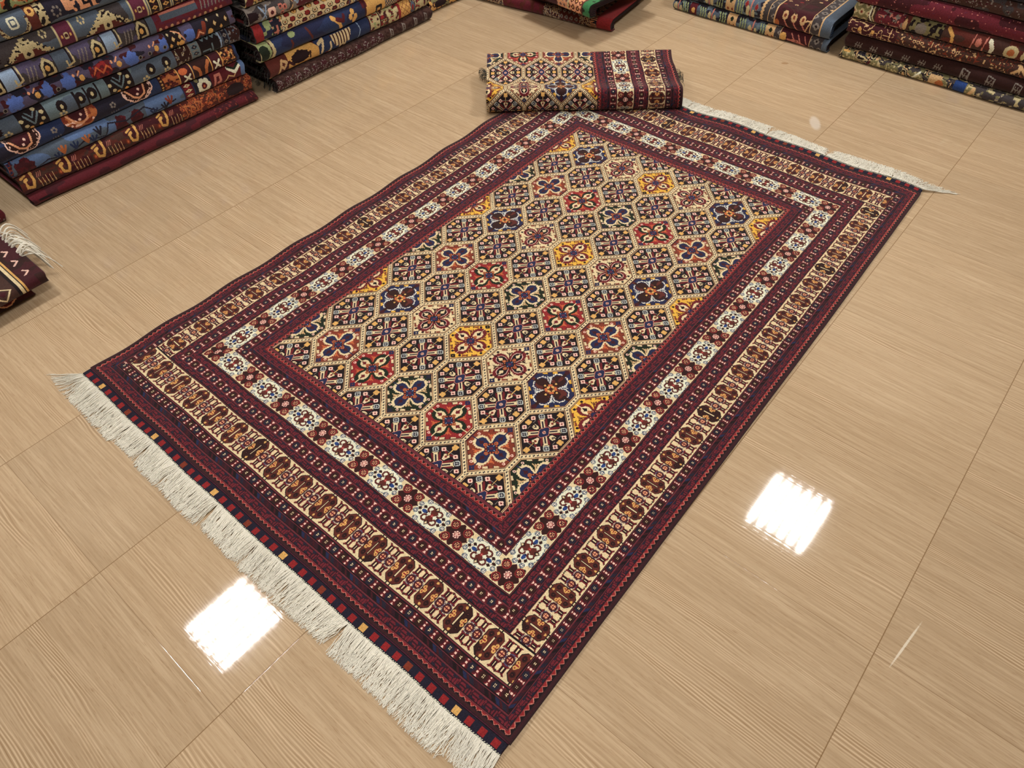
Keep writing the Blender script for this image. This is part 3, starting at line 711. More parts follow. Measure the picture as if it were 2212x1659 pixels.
def folded(name, label, group, cat, origin, rotz, w, z0, z1, depth, paint, knot=0.005, bulge=0.035, layers=3, edge=cSELV, back=None, seed=0, wob=0.006, fringe_end=None, top=True, sag=0.0):
    """one folded rug. local +x faces the room, local y runs along its length (0..w)."""
    root = empty(name, (origin[0], origin[1], 0), rotz, label, cat, group)
    h = z1 - z0
    prof = profile(0, depth if top else bulge + 0.10, z0 + 0.0008, z1 - 0.0008, bulge)
    pts, t = resample(prof, knot); nv = len(pts) - 1; nu = int(round(w / (knot)))
    U = np.linspace(0, w, nu + 1)
    r = np.random.default_rng(seed + 100); ph = r.uniform(0, 6, 4)
    front = np.clip((pts[:, 0] + bulge + 0.05) / 0.05, 0, 1)
    dx = wob * (np.sin(U * 5 + ph[0]) + 0.6 * np.sin(U * 13 + ph[1]))
    X = pts[None, :, 0] + dx[:, None] * front[None, :]
    Z = pts[None, :, 1] + 0 * U[:, None]
    if sag:
        Z = Z + sag * (np.sin(U * 9 + ph[2]) * 0.5)[:, None] * np.clip((Z - z0) / h, 0, 1)
    Y = np.broadcast_to(U[:, None], X.shape) + 0.004 * np.sin(pts[None, :, 1] * 90 + ph[3]) * (np.abs(U[:, None] / w - 0.5) > 0.48)
    V = np.stack([X, Y, Z], -1).reshape(-1, 3)
    uc, tc_ = (U[1:] + U[:-1]) / 2, (t[1:] + t[:-1]) / 2
    # arc measured from the floor-side of the fold: 0 at the bottom, mid-front about h*0.6
    a0 = 0.03
    Wg, Ag = np.meshgrid(uc, tc_ - a0, indexing='ij')
    arc = math.pi * 0.5 * h
    idx = paint(Wg, Ag / (h * 1.28), Ag)
    F = grid_faces(nu, nv); D = dye_of(idx, 0.16, seed)
    # rims turning in at both ends
    tck = min(0.007, h * 0.12)
    prof_in = profile(-tck, (depth if top else bulge + 0.10) - 0.0, z0 + tck, z1 - tck, max(bulge - tck, 0.01))
    si = np.concatenate([[0], np.cumsum(np.linalg.norm(np.diff(prof_in, axis=0), axis=1))]); ti = np.linspace(0, si[-1], nv + 1)
    pin = np.stack([np.interp(ti, si, prof_in[:, i]) for i in range(2)], 1)
    for end, iu in ((0, 0), (1, nu)):
        b = len(V)
        xin = pin[:, 0] + dx[iu] * front
        ring = np.stack([xin, np.full(nv + 1, U[iu] + (0.002 if end == 0 else -0.002)), pin[:, 1]], 1)
        V = np.concatenate([V, ring]); base = iu * (nv + 1) + np.arange(nv); bb = b + np.arange(nv)
        q = np.stack([base, base + 1, bb + 1, bb], 1) if end == 0 else np.stack([base + 1, base, bb, bb + 1], 1)
        F = np.concatenate([F, q]); D = np.concatenate([D, np.tile(LUT[edge], (nv, 1))])
    link('pile', mesh_np('pile', V, F, D), M_PILE, root, smooth=True)
    # inner folds seen at the ends
    for k in range(layers):
        o0 = tck * 1.15 + k * (h / 2 - tck) / layers * 0.98
        o1 = tck * 1.15 + (k + 0.80) * (h / 2 - tck) / layers * 0.98
        if h - 2 * o1 < 0.002: o1 = h / 2 - 0.001
        dd = (depth if top else bulge + 0.10) - 0.004
        po = profile(-o0, dd, z0 + o0, z1 - o0, max(bulge - o0, 0.006), 10, 4)
        pi_ = profile(-o1, dd, z0 + o1, z1 - o1, max(bulge - o1, 0.004), 10, 4)
        n = len(po); y0, y1 = 0.003 + 0.002 * k, w - 0.003 - 0.002 * k
        V2 = np.concatenate([np.stack([p_[:, 0], np.full(n, yy), p_[:, 1]], 1) for p_ in (po, pi_) for yy in (y0, y1)])
        i = np.arange(n - 1); A, B, C_, D_ = 0, n, 2 * n, 3 * n
        F2 = np.concatenate([np.stack([A + i, B + i, B + i + 1, A + i + 1], 1), np.stack([C_ + i, C_ + i + 1, D_ + i + 1, D_ + i], 1),
                             np.stack([A + i, A + i + 1, C_ + i + 1, C_ + i], 1), np.stack([B + i, D_ + i, D_ + i + 1, B + i + 1], 1)])
        link('inner_fold', mesh_np('inner_fold', V2, F2), back or M_BACK, root)
    if fringe_end:
        paths, rad = [], []
        for end in fringe_end:
            yy = 0.0 if end == 0 else w; sg = -1 if end == 0 else 1
            for i in range(60):
                xx = -r.uniform(0.02, min(depth, 0.45)); zz = r.uniform(z0 + 0.01, z1 - 0.008); L = r.uniform(0.010, 0.026)
                tt = np.linspace(0, 1, 5)
                paths.append(np.stack([xx + r.normal(0, .012) * tt, yy + sg * L * tt, np.maximum(zz - 0.035 * tt ** 2 * r.uniform(0.2, 1.2), z0 + 0.003)], 1)); rad.append(0.0014)
        V3, F3 = tubes(paths, rad, 3)
        fo = link('fringe', mesh_np('fringe', V3, F3), M_FRINGED, root, smooth=True); fo['kind'] = 'stuff'
    return root

# small painting kit for folded fronts: w metres along, y 0..1 bottom to top of the fold front, a arc metres
def flat(col): return lambda w, y, a: np.full(w.shape, col, np.int32)
def ell(o, w, y, cx, cy, rx, ry, col, n=2.0): o[(np.abs((w - cx) / rx) ** n + np.abs((y - cy) / ry) ** n) < 1] = col
def rect(o, w, y, x0, x1, y0, y1, col): o[(w > x0) & (w < x1) & (y > y0) & (y < y1)] = col
def speck(o, w, a, m, cols, size, dens, seed):
    n = vnoise(w / size, a / size, seed); n2 = vnoise(w / size * 0.7 + 9, a / size * 0.7, seed + 1)
    g = m & (n > 1 - dens); k = np.floor(n2 * 6.99).astype(int) % len(cols); o[g] = np.array(cols)[k[g]]
def posy(o, w, a, m, per, col, ccol, r=0.012, ph=0.0, aph=0.0, stagger=True):
    row = np.floor((a + aph) / per); x = ((w + ph + (row % 2) * per * 0.5 * stagger) / per) % 1 - 0.5; y = ((a + aph) / per) % 1 - 0.5
    g = petal4(x * per, y * per, r); o[m & g] = col; q = np.hypot(x, y) * per < r * 0.36; o[m & q] = ccol
def guard(o, w, a, x0, x1, bg, c1, c2, per=0.02, line=None):
    m = (w > x0) & (w < x1); o[m] = bg; xc = (x0 + x1) / 2; hw = (x1 - x0) / 2
    t = (a / per) % 1 - 0.5; x = (w - xc) / hw
    o[m & (np.abs(t) * 1.6 + np.abs(x) * 0.8 < 0.55)] = c1; o[m & (np.abs(t) * 1.6 + np.abs(x) * 0.8 < 0.22)] = c2
    o[m & (np.abs(np.abs(t) - 0.5) < 0.09) & (np.abs(x) < 0.6)] = c2
    if line is not None: o[(np.abs(w - x0) < 0.0028) | (np.abs(w - x1) < 0.0028)] = line
def poly_line(o, w, y, pts, th, col, sc=0.09):
    for (x0, y0), (x1, y1) in zip(pts[:-1], pts[1:]):
        dx, dy = x1 - x0, (y1 - y0) * sc; L2 = dx * dx + dy * dy + 1e-12
        t = np.clip(((w - x0) * dx + (y - y0) * sc * dy) / L2, 0, 1)
        o[np.hypot(w - x0 - t * dx, (y - y0) * sc - t * dy) < th] = col

# ------------------------------------------------------------------ folded twin lying on the rug
def fold_twin():
    e1 = np.array([0.7600, 0.6499, 0]); e1 /= np.linalg.norm(e1)
    ang = math.atan2(e1[1], e1[0])
    root = empty('folded_rug', (0.985, 2.615, 0), ang, 'folded panel-design rug with cream striped border lying across a corner of the spread rug', 'rug')
    w = 1.003
    zb = 0.0150
    H = 0.112
    # outline in (y depth, z): front fold, dipped top, back fold
    t = np.linspace(-PI / 2, PI / 2, 14)
    fy = 0.036 - 0.036 * np.cos(t) ** 0.7; fz = zb + H / 2 + H / 2 * np.sin(t)
    ty = np.linspace(0.036, 0.405, 30)[1:]; u = (ty - 0.036) / 0.369
    tz = zb + H - 0.020 * np.sin(np.clip(u / 0.62, 0, 1) * PI) ** 1.5 * (u < 0.62) + 0.016 * np.clip((u - 0.5) / 0.5, 0, 1) ** 1.4
    tb = np.linspace(PI / 2, -PI / 2, 12); Hb = tz[-1] - zb
    by = 0.405 + 0.03 * np.cos(tb); bz = zb + Hb / 2 + Hb / 2 * np.sin(tb)
    prof = np.concatenate([[[0.10, zb], [0.06, zb]], np.stack([fy, fz], 1), np.stack([ty, tz], 1), np.stack([by, bz], 1)[1:], [[0.36, zb]]])
    pts, s = resample(prof, 0.0025); nv = len(pts) - 1; nu = int(w / 0.0025)
    U = np.linspace(0, w, nu + 1)
    a0 = 0.064
    wv = 0.004 * np.sin(s * 22)[None, :] * np.clip((U[:, None] / w - 0.3) / 0.7, 0, 1)
    X = U[:, None] + wv + 0 * s[None, :]
    # right end: the upper layers step in a little
    X = X - 0.010 * np.clip((s[None, :] - 0.27) / 0.2, 0, 1) * (U[:, None] / w) ** 3
    Y = pts[None, :, 0] + 0.003 * np.sin(U[:, None] * 6)
    Z = pts[None, :, 1] + 0.002 * np.sin(U[:, None] * 9) * (pts[None, :, 1] > zb + 0.05)
    V = np.stack([X, Y, Z], -1).reshape(-1, 3)
    uc, sc_ = (U[1:] + U[:-1]) / 2, (s[1:] + s[:-1]) / 2
    Pg, Sg = np.meshgrid(uc / w * (W2 + 0.004) - 0.004, sc_ - a0, indexing='ij')
    idx = panel_rug(Pg, -0.481 + (Sg - 0.185), bphase=-0.581)
    F = grid_faces(nu, nv); D = dye_of(idx, 0.16, 21)
    link('pile', mesh_np('pile', V, F, D), M_PILE, root)
    # layers inside, seen at the ends
    cy0, cy1 = 0.01, 0.425
    for k in range(4):
        za = zb + 0.003 + k * 0.0195; zc = za + 0.0160
        ins = 0.006 + 0.004 * (k % 2)
        V, n = [], 22
        for yy in np.linspace(cy0 + 0.012, cy1 - 0.006, n):
            V += [(ins, yy, za), (ins, yy, zc), (w - ins - 0.008, yy, za), (w - ins - 0.008, yy, zc)]
        F = []
        for i in range(n - 1):
            b = i * 4; c = b + 4
            F += [(b, c, c + 1, b + 1), (b + 2, b + 3, c + 3, c + 2), (b + 1, c + 1, c + 3, b + 3), (b, b + 2, c + 2, c)]
        F += [(0, 1, 3, 2), ((n - 1) * 4, (n - 1) * 4 + 2, (n - 1) * 4 + 3, (n - 1) * 4 + 1)]
        link('inner_fold', mesh_np('inner_fold', V, F), M_BACK, root)
    # tufts of fringe poking out behind
    r = np.random.default_rng(4)
    for (cx, cy, sx) in ((0.01, 0.40, -1), (w - 0.005, 0.31, 1)):
        paths, rad = [], []
        for i in range(46):
            L = r.uniform(0.03, 0.065); t = np.linspace(0, 1, 7); an = r.normal(0, 0.5); c = r.normal(0, 0.5)
            paths.append(np.stack([cx + sx * L * np.sin(t * (1.6 + 0.5 * c)) , cy + r.normal(0, 0.02) + an * L * t * 0.8, 0.016 + 0.045 * r.random() * np.sin(t * PI * 0.9) + (0 if sx < 0 else 0.015) - 0.01 * t], 1)); rad.append(0.0011)
        V, F = tubes(paths, rad, 3)
        fo = link('fringe', mesh_np('fringe', V, F), M_FRINGED, root, smooth=True); fo['kind'] = 'stuff'
fold_twin()

# ------------------------------------------------------------------ stacks of folded rugs along the walls
D90 = -PI / 2
def base(col, seed=0, abr=None, size=0.09, amt=0.35):
    def f(w, a):
        o = np.full(w.shape, col, np.int32)
        if abr is not None:
            n = vnoise(w / size + 3, a / (size * 0.6), seed); o[n > 1 - amt] = abr
        return o
    return f

def hook(o, w, y, cx, cy, s, col):
    poly_line(o, w, y, [(cx + 0.020 * s, cy + 0.42), (cx + 0.016 * s, cy - 0.05), (cx + 0.004 * s, cy - 0.30), (cx - 0.018 * s, cy - 0.22), (cx - 0.022 * s, cy + 0.05), (cx - 0.010 * s, cy + 0.10)], 0.0058 * s, col)
    poly_line(o, w, y, [(cx - 0.030 * s, cy + 0.18), (cx - 0.006 * s, cy + 0.26)], 0.0035 * s, col)

def a_plain(w, y, a):
    o = np.full(w.shape, cBURG, np.int32); o[vnoise(w / 0.05, a / 0.03, 2) > 0.55] = cMAROON
    speck(o, w, a, (w > 0.95), [cWINE, cRUST], 0.008, 0.25, 4); return o
def a_camel(w, y, a):
    o = np.full(w.shape, cCHOC, np.int32); o[vnoise(w / 0.04, a / 0.03, 5) > 0.52] = cMAROON
    o[(vnoise(w / 0.02, a / 0.012, 6) > 0.62)] = cBROWN
    for c in (0.045, 0.212, 0.38, 0.556, 0.725):
        hook(o, w, y, c, 0.66, 1.0, cGOLD)
        poly_line(o, w, y, [(c + 0.018, 0.12), (c + 0.040, 0.02), (c + 0.060, 0.16), (c + 0.075, 0.12)], 0.0042, cTAN)
        for k in range(5):
            x = c + 0.038 + 0.016 * k; poly_line(o, w, y, [(x, 0.62 - 0.05 * (k % 2)), (x + 0.002, 0.24)], 0.0016, cTAN); ell(o, w, y, x + 0.002, 0.20, 0.0035, 0.03, cTAN)
        for k in range(3): poly_line(o, w, y, [(c + 0.034 + 0.008 * k, 0.68), (c + 0.044 + 0.008 * k, 0.86)], 0.0014, cROSE)
        ell(o, w, y, c + 0.135, 0.48, 0.010, 0.13, cRUST); ell(o, w, y, c + 0.135, 0.48, 0.005, 0.06, cORANGE)
    m = w > 0.82; o[m] = cBROWN; speck(o, w, a, m, [cRUST, cORANGE, cCHOC, cCOPPER], 0.009, 0.55, 7)
    for c in (0.86, 0.92): poly_line(o, w, y, [(c, 0.2), (c + 0.02, 0.7), (c - 0.015, 0.8), (c - 0.01, 0.4)], 0.003, cCOPPER)
    return o
def a_vine(w, y, a):
    o = np.full(w.shape, cSTEEL, np.int32); o[vnoise(w / 0.10, a / 0.05, 8) > 0.6] = cSLATE
    speck(o, w, a, w < 0.03, [cMAROON, cRUST, cINDIGO], 0.012, 0.6, 9)
    for (x0, x1) in ((0.02, 0.10), (0.50, 0.56), (0.575, 0.64)):
        c = (x0 + x1) / 2; m = np.hypot((w - c) / ((x1 - x0) * 0.5), (y - 0.45) / 0.38) < 0.75 + 0.5 * vnoise(w / 0.014, a / 0.014, 10); o[m] = cMAROON
        o[m & (vnoise(w / 0.01, a / 0.01, 11) > 0.66)] = cBURG
    poly_line(o, w, y, [(0.09, 0.15), (0.16, 0.4), (0.25, 0.15), (0.33, 0.5), (0.44, 0.25), (0.47, 0.75), (0.56, 0.5), (0.66, 0.75), (0.72, 0.3), (0.82, 0.5)], 0.0030, cDNAVY)
    for (x, yy, c) in ((0.21, 0.34, cINDIGO), (0.235, 0.55, cCOPPER), (0.29, 0.5, cINDIGO), (0.35, 0.55, cCOPPER), (0.38, 0.4, cINDIGO), (0.415, 0.66, cDNAVY), (0.70, 0.35, cINDIGO), (0.79, 0.6, cRUST), (0.76, 0.4, cDNAVY)):
        for an in (-0.8, 0.0, 0.9): poly_line(o, w, y, [(x, yy - 0.2), (x + 0.022 * math.sin(an), yy + 0.16 * math.cos(an))], 0.0045, c)
    guard(o, w, a, 0.872, 0.93, cBURG, cCREAM, cRED, 0.024, cINDIGO)
    m = (w > 0.935) & (w < 1.03); o[m] = cDNAVY
    for k in range(7):
        an = k / 7 * 2 * PI; ell(o, w, y, 0.988 + 0.026 * math.cos(an), 0.50 + 0.26 * math.sin(an), 0.013, 0.15, cIVORY)
    ell(o, w, y, 0.988, 0.5, 0.015, 0.17, cBURG); ell(o, w, y, 0.988, 0.5, 0.005, 0.06, cORANGE)
    ell(o, w, y, 0.957, 0.88, 0.010, 0.10, cOLIVE)
    m = w > 1.03; o[m] = cBURG
    poly_line(o, w, y, [(1.045, 0.2), (1.06, 0.75), (1.085, 0.75), (1.083, 0.4), (1.066, 0.35)], 0.0060, cROSE)
    poly_line(o, w, y, [(1.10, 0.15), (1.13, 0.5), (1.16, 0.35), (1.18, 0.7)], 0.0030, cTAN)
    poly_line(o, w, y, [(1.14, 0.85), (1.17, 0.6), (1.20, 0.85)], 0.010, cIVORY); poly_line(o, w, y, [(1.14, 0.92), (1.17, 0.72), (1.20, 0.92)], 0.005, cGREEN)
    m = w > 1.205; o[m] = cSTEEL; return o
def a_medal(w, y, a):
    o = np.full(w.shape, cINDIGO, np.int32); o[vnoise(w / 0.12, a / 0.06, 12) > 0.6] = cDNAVY
    for c, ty in ((0.109, 0), (0.373, 1), (0.664, 0), (0.91, 2)):
        if ty == 2: continue
        R = 0.078 if ty == 0 else 0.082
        th = np.arctan2((y - 0.95) * 0.105, w - c); r = np.hypot(w - c, (y - 0.95) * 0.105); rr = R * (0.92 + 0.10 * np.abs(np.sin(4 * th)))
        m = r < rr; o[m] = cPINK if ty == 0 else cCOPPER
        if ty == 0:
            o[(r < rr - 0.006)] = cDBROWN; o[(r < rr - 0.006) & (r > rr - 0.016) & (vnoise(w / 0.006, a / 0.006, 13) > 0.6)] = cPINK
        else:
            o[m & (vnoise(w / 0.012, a / 0.012, 14) > 0.60)] = cRUST; o[m & (vnoise(w / 0.02 + 4, a / 0.012, 15) > 0.78)] = cPINK
        o[r < R * 0.52] = cMAROON
        poly_line(o, w, y, [(c - 0.055, 0.92), (c - 0.03, 0.55), (c - 0.004, 0.42), (c + 0.026, 0.55), (c + 0.038, 0.95)], 0.0042, cPEACH)
        for dx, dy in ((-0.008, 0.62), (0.006, 0.80), (-0.05, 0.45), (0.05, 0.45)): ell(o, w, y, c + dx, dy, 0.006, 0.06, cPINK)
    for c in (0.244, 0.528):
        for k in range(5): ell(o, w, y, c + 0.010 * math.cos(k * 1.26), 0.62 + 0.10 * math.sin(k * 1.26), 0.005, 0.05, cGREY)
        for k in range(4): poly_line(o, w, y, [(c - 0.018 + 0.012 * k, 0.22), (c - 0.018 + 0.012 * k, 0.32)], 0.0016, cGREY)
    m = (w > 0.775) & (w < 0.875); o[m] = cCOPPER; speck(o, w, a, m, [cBURG, cRUST, cDBROWN], 0.011, 0.50, 16)
    guard(o, w, a, 0.775, 0.795, cDBROWN, cGOLD, cMAROON, 0.016)
    m = (w > 0.88) & (w < 0.95); o[m] = cMAROON; ell(o, w, y, 0.905, 0.78, 0.022, 0.16, cORANGE); poly_line(o, w, y, [(0.90, 0.25), (0.935, 0.55)], 0.005, cIVORY); poly_line(o, w, y, [(0.935, 0.25), (0.905, 0.55)], 0.005, cIVORY)
    for x in (0.877, 0.95, 1.058, 1.12, 1.165): o[np.abs(w - x) < 0.003] = cGOLD
    m = (w > 0.955) & (w < 1.055); o[m] = cDBROWN
    poly_line(o, w, y, [(0.968, 0.75), (0.985, 0.6), (0.99, 0.1)], 0.008, cCOPPER); poly_line(o, w, y, [(1.045, 0.8), (1.025, 0.55), (1.02, 0.1)], 0.008, cCOPPER)
    m = (w > 1.06) & (w < 1.118); o[m] = cMAROON; poly_line(o, w, y, [(1.075, 0.3), (1.105, 0.65)], 0.005, cIVORY); poly_line(o, w, y, [(1.105, 0.3), (1.075, 0.65)], 0.005, cIVORY)
    m = (w > 1.122) & (w < 1.20); o[m] = cDBROWN; speck(o, w, a, m, [cCOPPER, cGOLD, cRUST], 0.011, 0.5, 17)
    m = w > 1.203; o[m] = cINDIGO; return o
def a_teal(w, y, a):
    o = np.full(w.shape, cTEAL, np.int32); o[vnoise(w / 0.12, a / 0.05, 18) > 0.55] = cSLATE
    for c in (0.19, 0.60):
        rect(o, w, y, c - 0.058, c + 0.062, -0.2, 1.3, cBLACK)
        poly_line(o, w, y, [(c - 0.03, 0.75), (c, 0.35), (c + 0.03, 0.75)], 0.0035, cTEAL)
        poly_line(o, w, y, [(c - 0.018, 0.85), (c, 0.62), (c + 0.018, 0.85)], 0.0025, cTEAL)
        for dx, dy in ((-0.048, 0.6), (-0.034, 0.35), (-0.016, 0.22), (0.024, 0.24), (0.040, 0.45), (0.044, 0.70), (0.020, 0.9)): ell(o, w, y, c + dx, dy, 0.009, 0.075, cKHAKI if dy > 0.3 else cGOLD)
    for c in (0.02, 0.32, 0.41, 0.465, 0.76, 0.845):
        ell(o, w, y, c, 0.6, 0.022, 0.24, cBLACK); ell(o, w, y, c, 0.58, 0.007, 0.09, cKHAKI)
        for x in (-0.045, 0.045): pass
    for c in (0.075, 0.315, 0.725, 0.90 - 0.06):
        for k in range(5): ell(o, w, y, c + 0.013 * math.cos(k * 1.256), 0.28 + 0.11 * math.sin(k * 1.256), 0.006, 0.06, cKHAKI)
    for c in (0.385, 0.435, 0.49): rect(o, w, y, c, c + 0.009, 0.1, 0.95, cBLACK)
    for c in (0.13, 0.545): poly_line(o, w, y, [(c - 0.03, 0.08), (c, 0.04), (c + 0.03, 0.12)], 0.004, cKHAKI)
    m = (w > 0.895); o[m] = cDBROWN; speck(o, w, a, m & (w < 0.99), [cGREY, cMAROON, cKHAKI], 0.009, 0.35, 19)
    guard(o, w, a, 0.985, 1.035, cTEAL, cDNAVY, cGREY, 0.03, cGREY)
    m = (w > 1.035) & (w < 1.145); o[m] = cBLACK
    for k in range(4): poly_line(o, w, y, [(1.05 + 0.028 * k, 0.95), (1.062 + 0.028 * k, 0.80), (1.074 + 0.028 * k, 0.95)], 0.0032, cTEAL)
    poly_line(o, w, y, [(1.05, 0.35), (1.09, 0.35), (1.09, 0.1)], 0.0035, cTEAL); poly_line(o, w, y, [(1.105, 0.55), (1.105, 0.15), (1.14, 0.15)], 0.0035, cTEAL)
    poly_line(o, w, y, [(1.148, 1.1), (1.155, 0.6), (1.148, -0.1)], 0.0045, cPBLUE)
    guard(o, w, a, 1.165, 1.20, cDNAVY, cGREY, cBLACK, 0.03, cSLATE); speck(o, w, a, w > 1.20, [cGREY, cMAROON, cSLATE], 0.009, 0.4, 20)
    return o
def a_violet(w, y, a):
    o = np.full(w.shape, cDNAVY, np.int32); n = vnoise(w / 0.05, a / 0.03, 21); o[n > 0.5] = cVIOL; o[vnoise(w / 0.03 + 5, a / 0.02, 22) > 0.72] = cMAROON
    for c, R in ((0.397, 0.040), (0.303, 0.034), (0.16, 0.04), (0.692, 0.042), (0.862, 0.032), (1.005, 0.030)):
        q = np.hypot((w - c) / R, (y - 0.5) / 0.42) + 0.55 * vnoise(w / 0.012, a / 0.012, 23); o[q < 1.05] = cBBLUE
    q = np.hypot((w - 0.548) / 0.062, (y - 0.5) / 0.5) + 0.5 * vnoise(w / 0.014, a / 0.014, 24); o[q < 1.05] = cBURG; o[(q < 1.0) & (vnoise(w / 0.01, a / 0.01, 25) > 0.60)] = cRED
    poly_line(o, w, y, [(0.51, 0.45), (0.53, 0.7), (0.55, 0.4), (0.575, 0.65), (0.59, 0.45)], 0.003, cORANGE)
    for c in (0.257, 0.457, 0.631, 0.824): ell(o, w, y, c, 0.52, 0.0115, 0.13, cGOLD); ell(o, w, y, c - 0.03, 0.70, 0.005, 0.07, cPEACH); poly_line(o, w, y, [(c - 0.014, 0.66), (c, 0.8)], 0.003, cPEACH)
    for c in (0.11, 0.345, 0.735, 0.785, 0.865): ell(o, w, y, c, 0.42, 0.010, 0.10, cGREY); ell(o, w, y, c, 0.42, 0.006, 0.06, cBLACK)
    for x0, x1 in ((0.885, 0.965), (1.10, 1.23)):
        m = (w > x0) & (w < x1); o[m] = cBLACK
        for k in range(4):
            c = x0 + 0.014 + (x1 - x0 - 0.02) * k / 3.4; ell(o, w, y, c, 0.35 + 0.25 * (k % 2), 0.009, 0.12, cGOLD, 1.0); ell(o, w, y, c, 0.85 - 0.25 * (k % 2), 0.006, 0.09, cKHAKI, 1.0)
    ell(o, w, y, 0.955, 0.3, 0.014, 0.15, cGOLD); ell(o, w, y, 1.115, 0.3, 0.015, 0.16, cGOLD); poly_line(o, w, y, [(0.925, 0.95), (0.955, 0.75), (0.972, 0.4)], 0.003, cPEACH)
    m = (w > 1.03) & (w < 1.10); o[m] = cDNAVY; poly_line(o, w, y, [(1.035, 0.2), (1.055, 0.5), (1.075, 0.35), (1.09, 0.75)], 0.010, cRUST); poly_line(o, w, y, [(1.035, 0.2), (1.055, 0.5), (1.075, 0.35)], 0.003, cPEACH)
    return o
def a_house(w, y, a):
    o = np.full(w.shape, cDGREY, np.int32); o[vnoise(w / 0.04, a / 0.03, 26) > 0.55] = cVIOL
    for k in range(5):
        c = 0.146 + 0.2245 * k - 0.2245
        if c > 0.86: break
        rect(o, w, y, c + 0.255 - 0.02, c + 0.255 + 0.045, -0.1, 0.95, cPBLUE if k % 2 == 0 else cSLATE)
        m = (np.abs(w - c - 0.20) < 0.030) & (y < 0.86 - np.abs(w - c - 0.20) * 6); o[m & (y > 0.06)] = cBLACK
        poly_line(o, w, y, [(c + 0.175, 0.25), (c + 0.18, 0.62), (c + 0.20, 0.85), (c + 0.222, 0.62), (c + 0.225, 0.25), (c + 0.195, 0.22)], 0.0052, cKHAKI)
        ell(o, w, y, c + 0.198, 0.50, 0.010, 0.11, cGOLD)
        poly_line(o, w, y, [(c + 0.085, 0.95), (c + 0.088, 0.4), (c + 0.060, 0.30), (c + 0.058, 0.5)], 0.0036, cKHAKI)
        poly_line(o, w, y, [(c + 0.050, 0.22), (c + 0.082, 0.16), (c + 0.086, 0.05)], 0.0030, cTAN)
        for q in range(3): poly_line(o, w, y, [(c + 0.110 + 0.016 * q, 0.25), (c + 0.122 + 0.016 * q, 0.72)], 0.0024, cGREY)
        poly_line(o, w, y, [(c + 0.234, -0.1), (c + 0.234, 1.0)], 0.0024, cBLACK); poly_line(o, w, y, [(c + 0.30, -0.1), (c + 0.30, 1.0)], 0.0024, cBLACK)
    m = w > 0.865; o[m] = cWINE; o[m & (vnoise(w / 0.03, a / 0.02, 27) > 0.55)] = cPURP
    for k in range(12): ell(o, w, y, 0.885 + 0.030 * k, 0.25, 0.008, 0.09, cROSE if k % 2 else cTAN)
    rect(o, w, y, 0.90, 1.09, 0.55, 0.80, cSLATE); rect(o, w, y, 0.90, 1.09, 0.80, 0.90, cROSE)
    for k in range(8): poly_line(o, w, y, [(1.11 + 0.02 * k, 0.5), (1.12 + 0.02 * k, 0.85)], 0.003, cGREY)
    return o
def a_step(w, y, a):
    o = np.full(w.shape, cSLATE, np.int32); o[vnoise(w / 0.10, a / 0.05, 28) > 0.58] = cDGREY
    for c in (0.305, 0.660):
        h = np.abs(w - c); m = (y < 0.88 - np.floor(h / 0.013) * 0.085) & (h < 0.105) & (y > 0.30 - h * 1.5)
        o[m] = cKHAKI; o[m & (vnoise(w / 0.008, a / 0.008, 29) > 0.68)] = cBLACK
        m2 = (y < 0.66 - np.floor(h / 0.013) * 0.095) & (h < 0.090); o[m2] = cBROWN; o[m2 & (h < 0.05) & (y > 0.45)] = cKHAKI
        ell(o, w, y, c, 0.34, 0.020, 0.21, cKHAKI, 3); ell(o, w, y, c, 0.34, 0.009, 0.09, cBLACK, 1.2)
    for c in (0.475, 0.815):
        rect(o, w, y, c - 0.040, c + 0.040, 0.02, 0.92, cKHAKI); rect(o, w, y, c - 0.030, c + 0.030, 0.10, 1.0, cPURP)
        ell(o, w, y, c, 0.50, 0.010, 0.11, cKHAKI, 4); ell(o, w, y, c, 0.50, 0.006, 0.06, cMAROON, 4); ell(o, w, y, c - 0.019, 0.5, 0.005, 0.06, cGOLD); ell(o, w, y, c + 0.019, 0.5, 0.005, 0.06, cGOLD)
    for c in (0.39, 0.56):
        for k in range(6): ell(o, w, y, c + 0.012 * math.cos(k * 1.047), 0.80 + 0.11 * math.sin(k * 1.047), 0.0045, 0.05, cKHAKI)
    for x in (0.862, 0.92, 0.98): guard(o, w, a, x, x + 0.05, cBLACK, cGOLD, cMAROON, 0.03, cKHAKI)
    return o
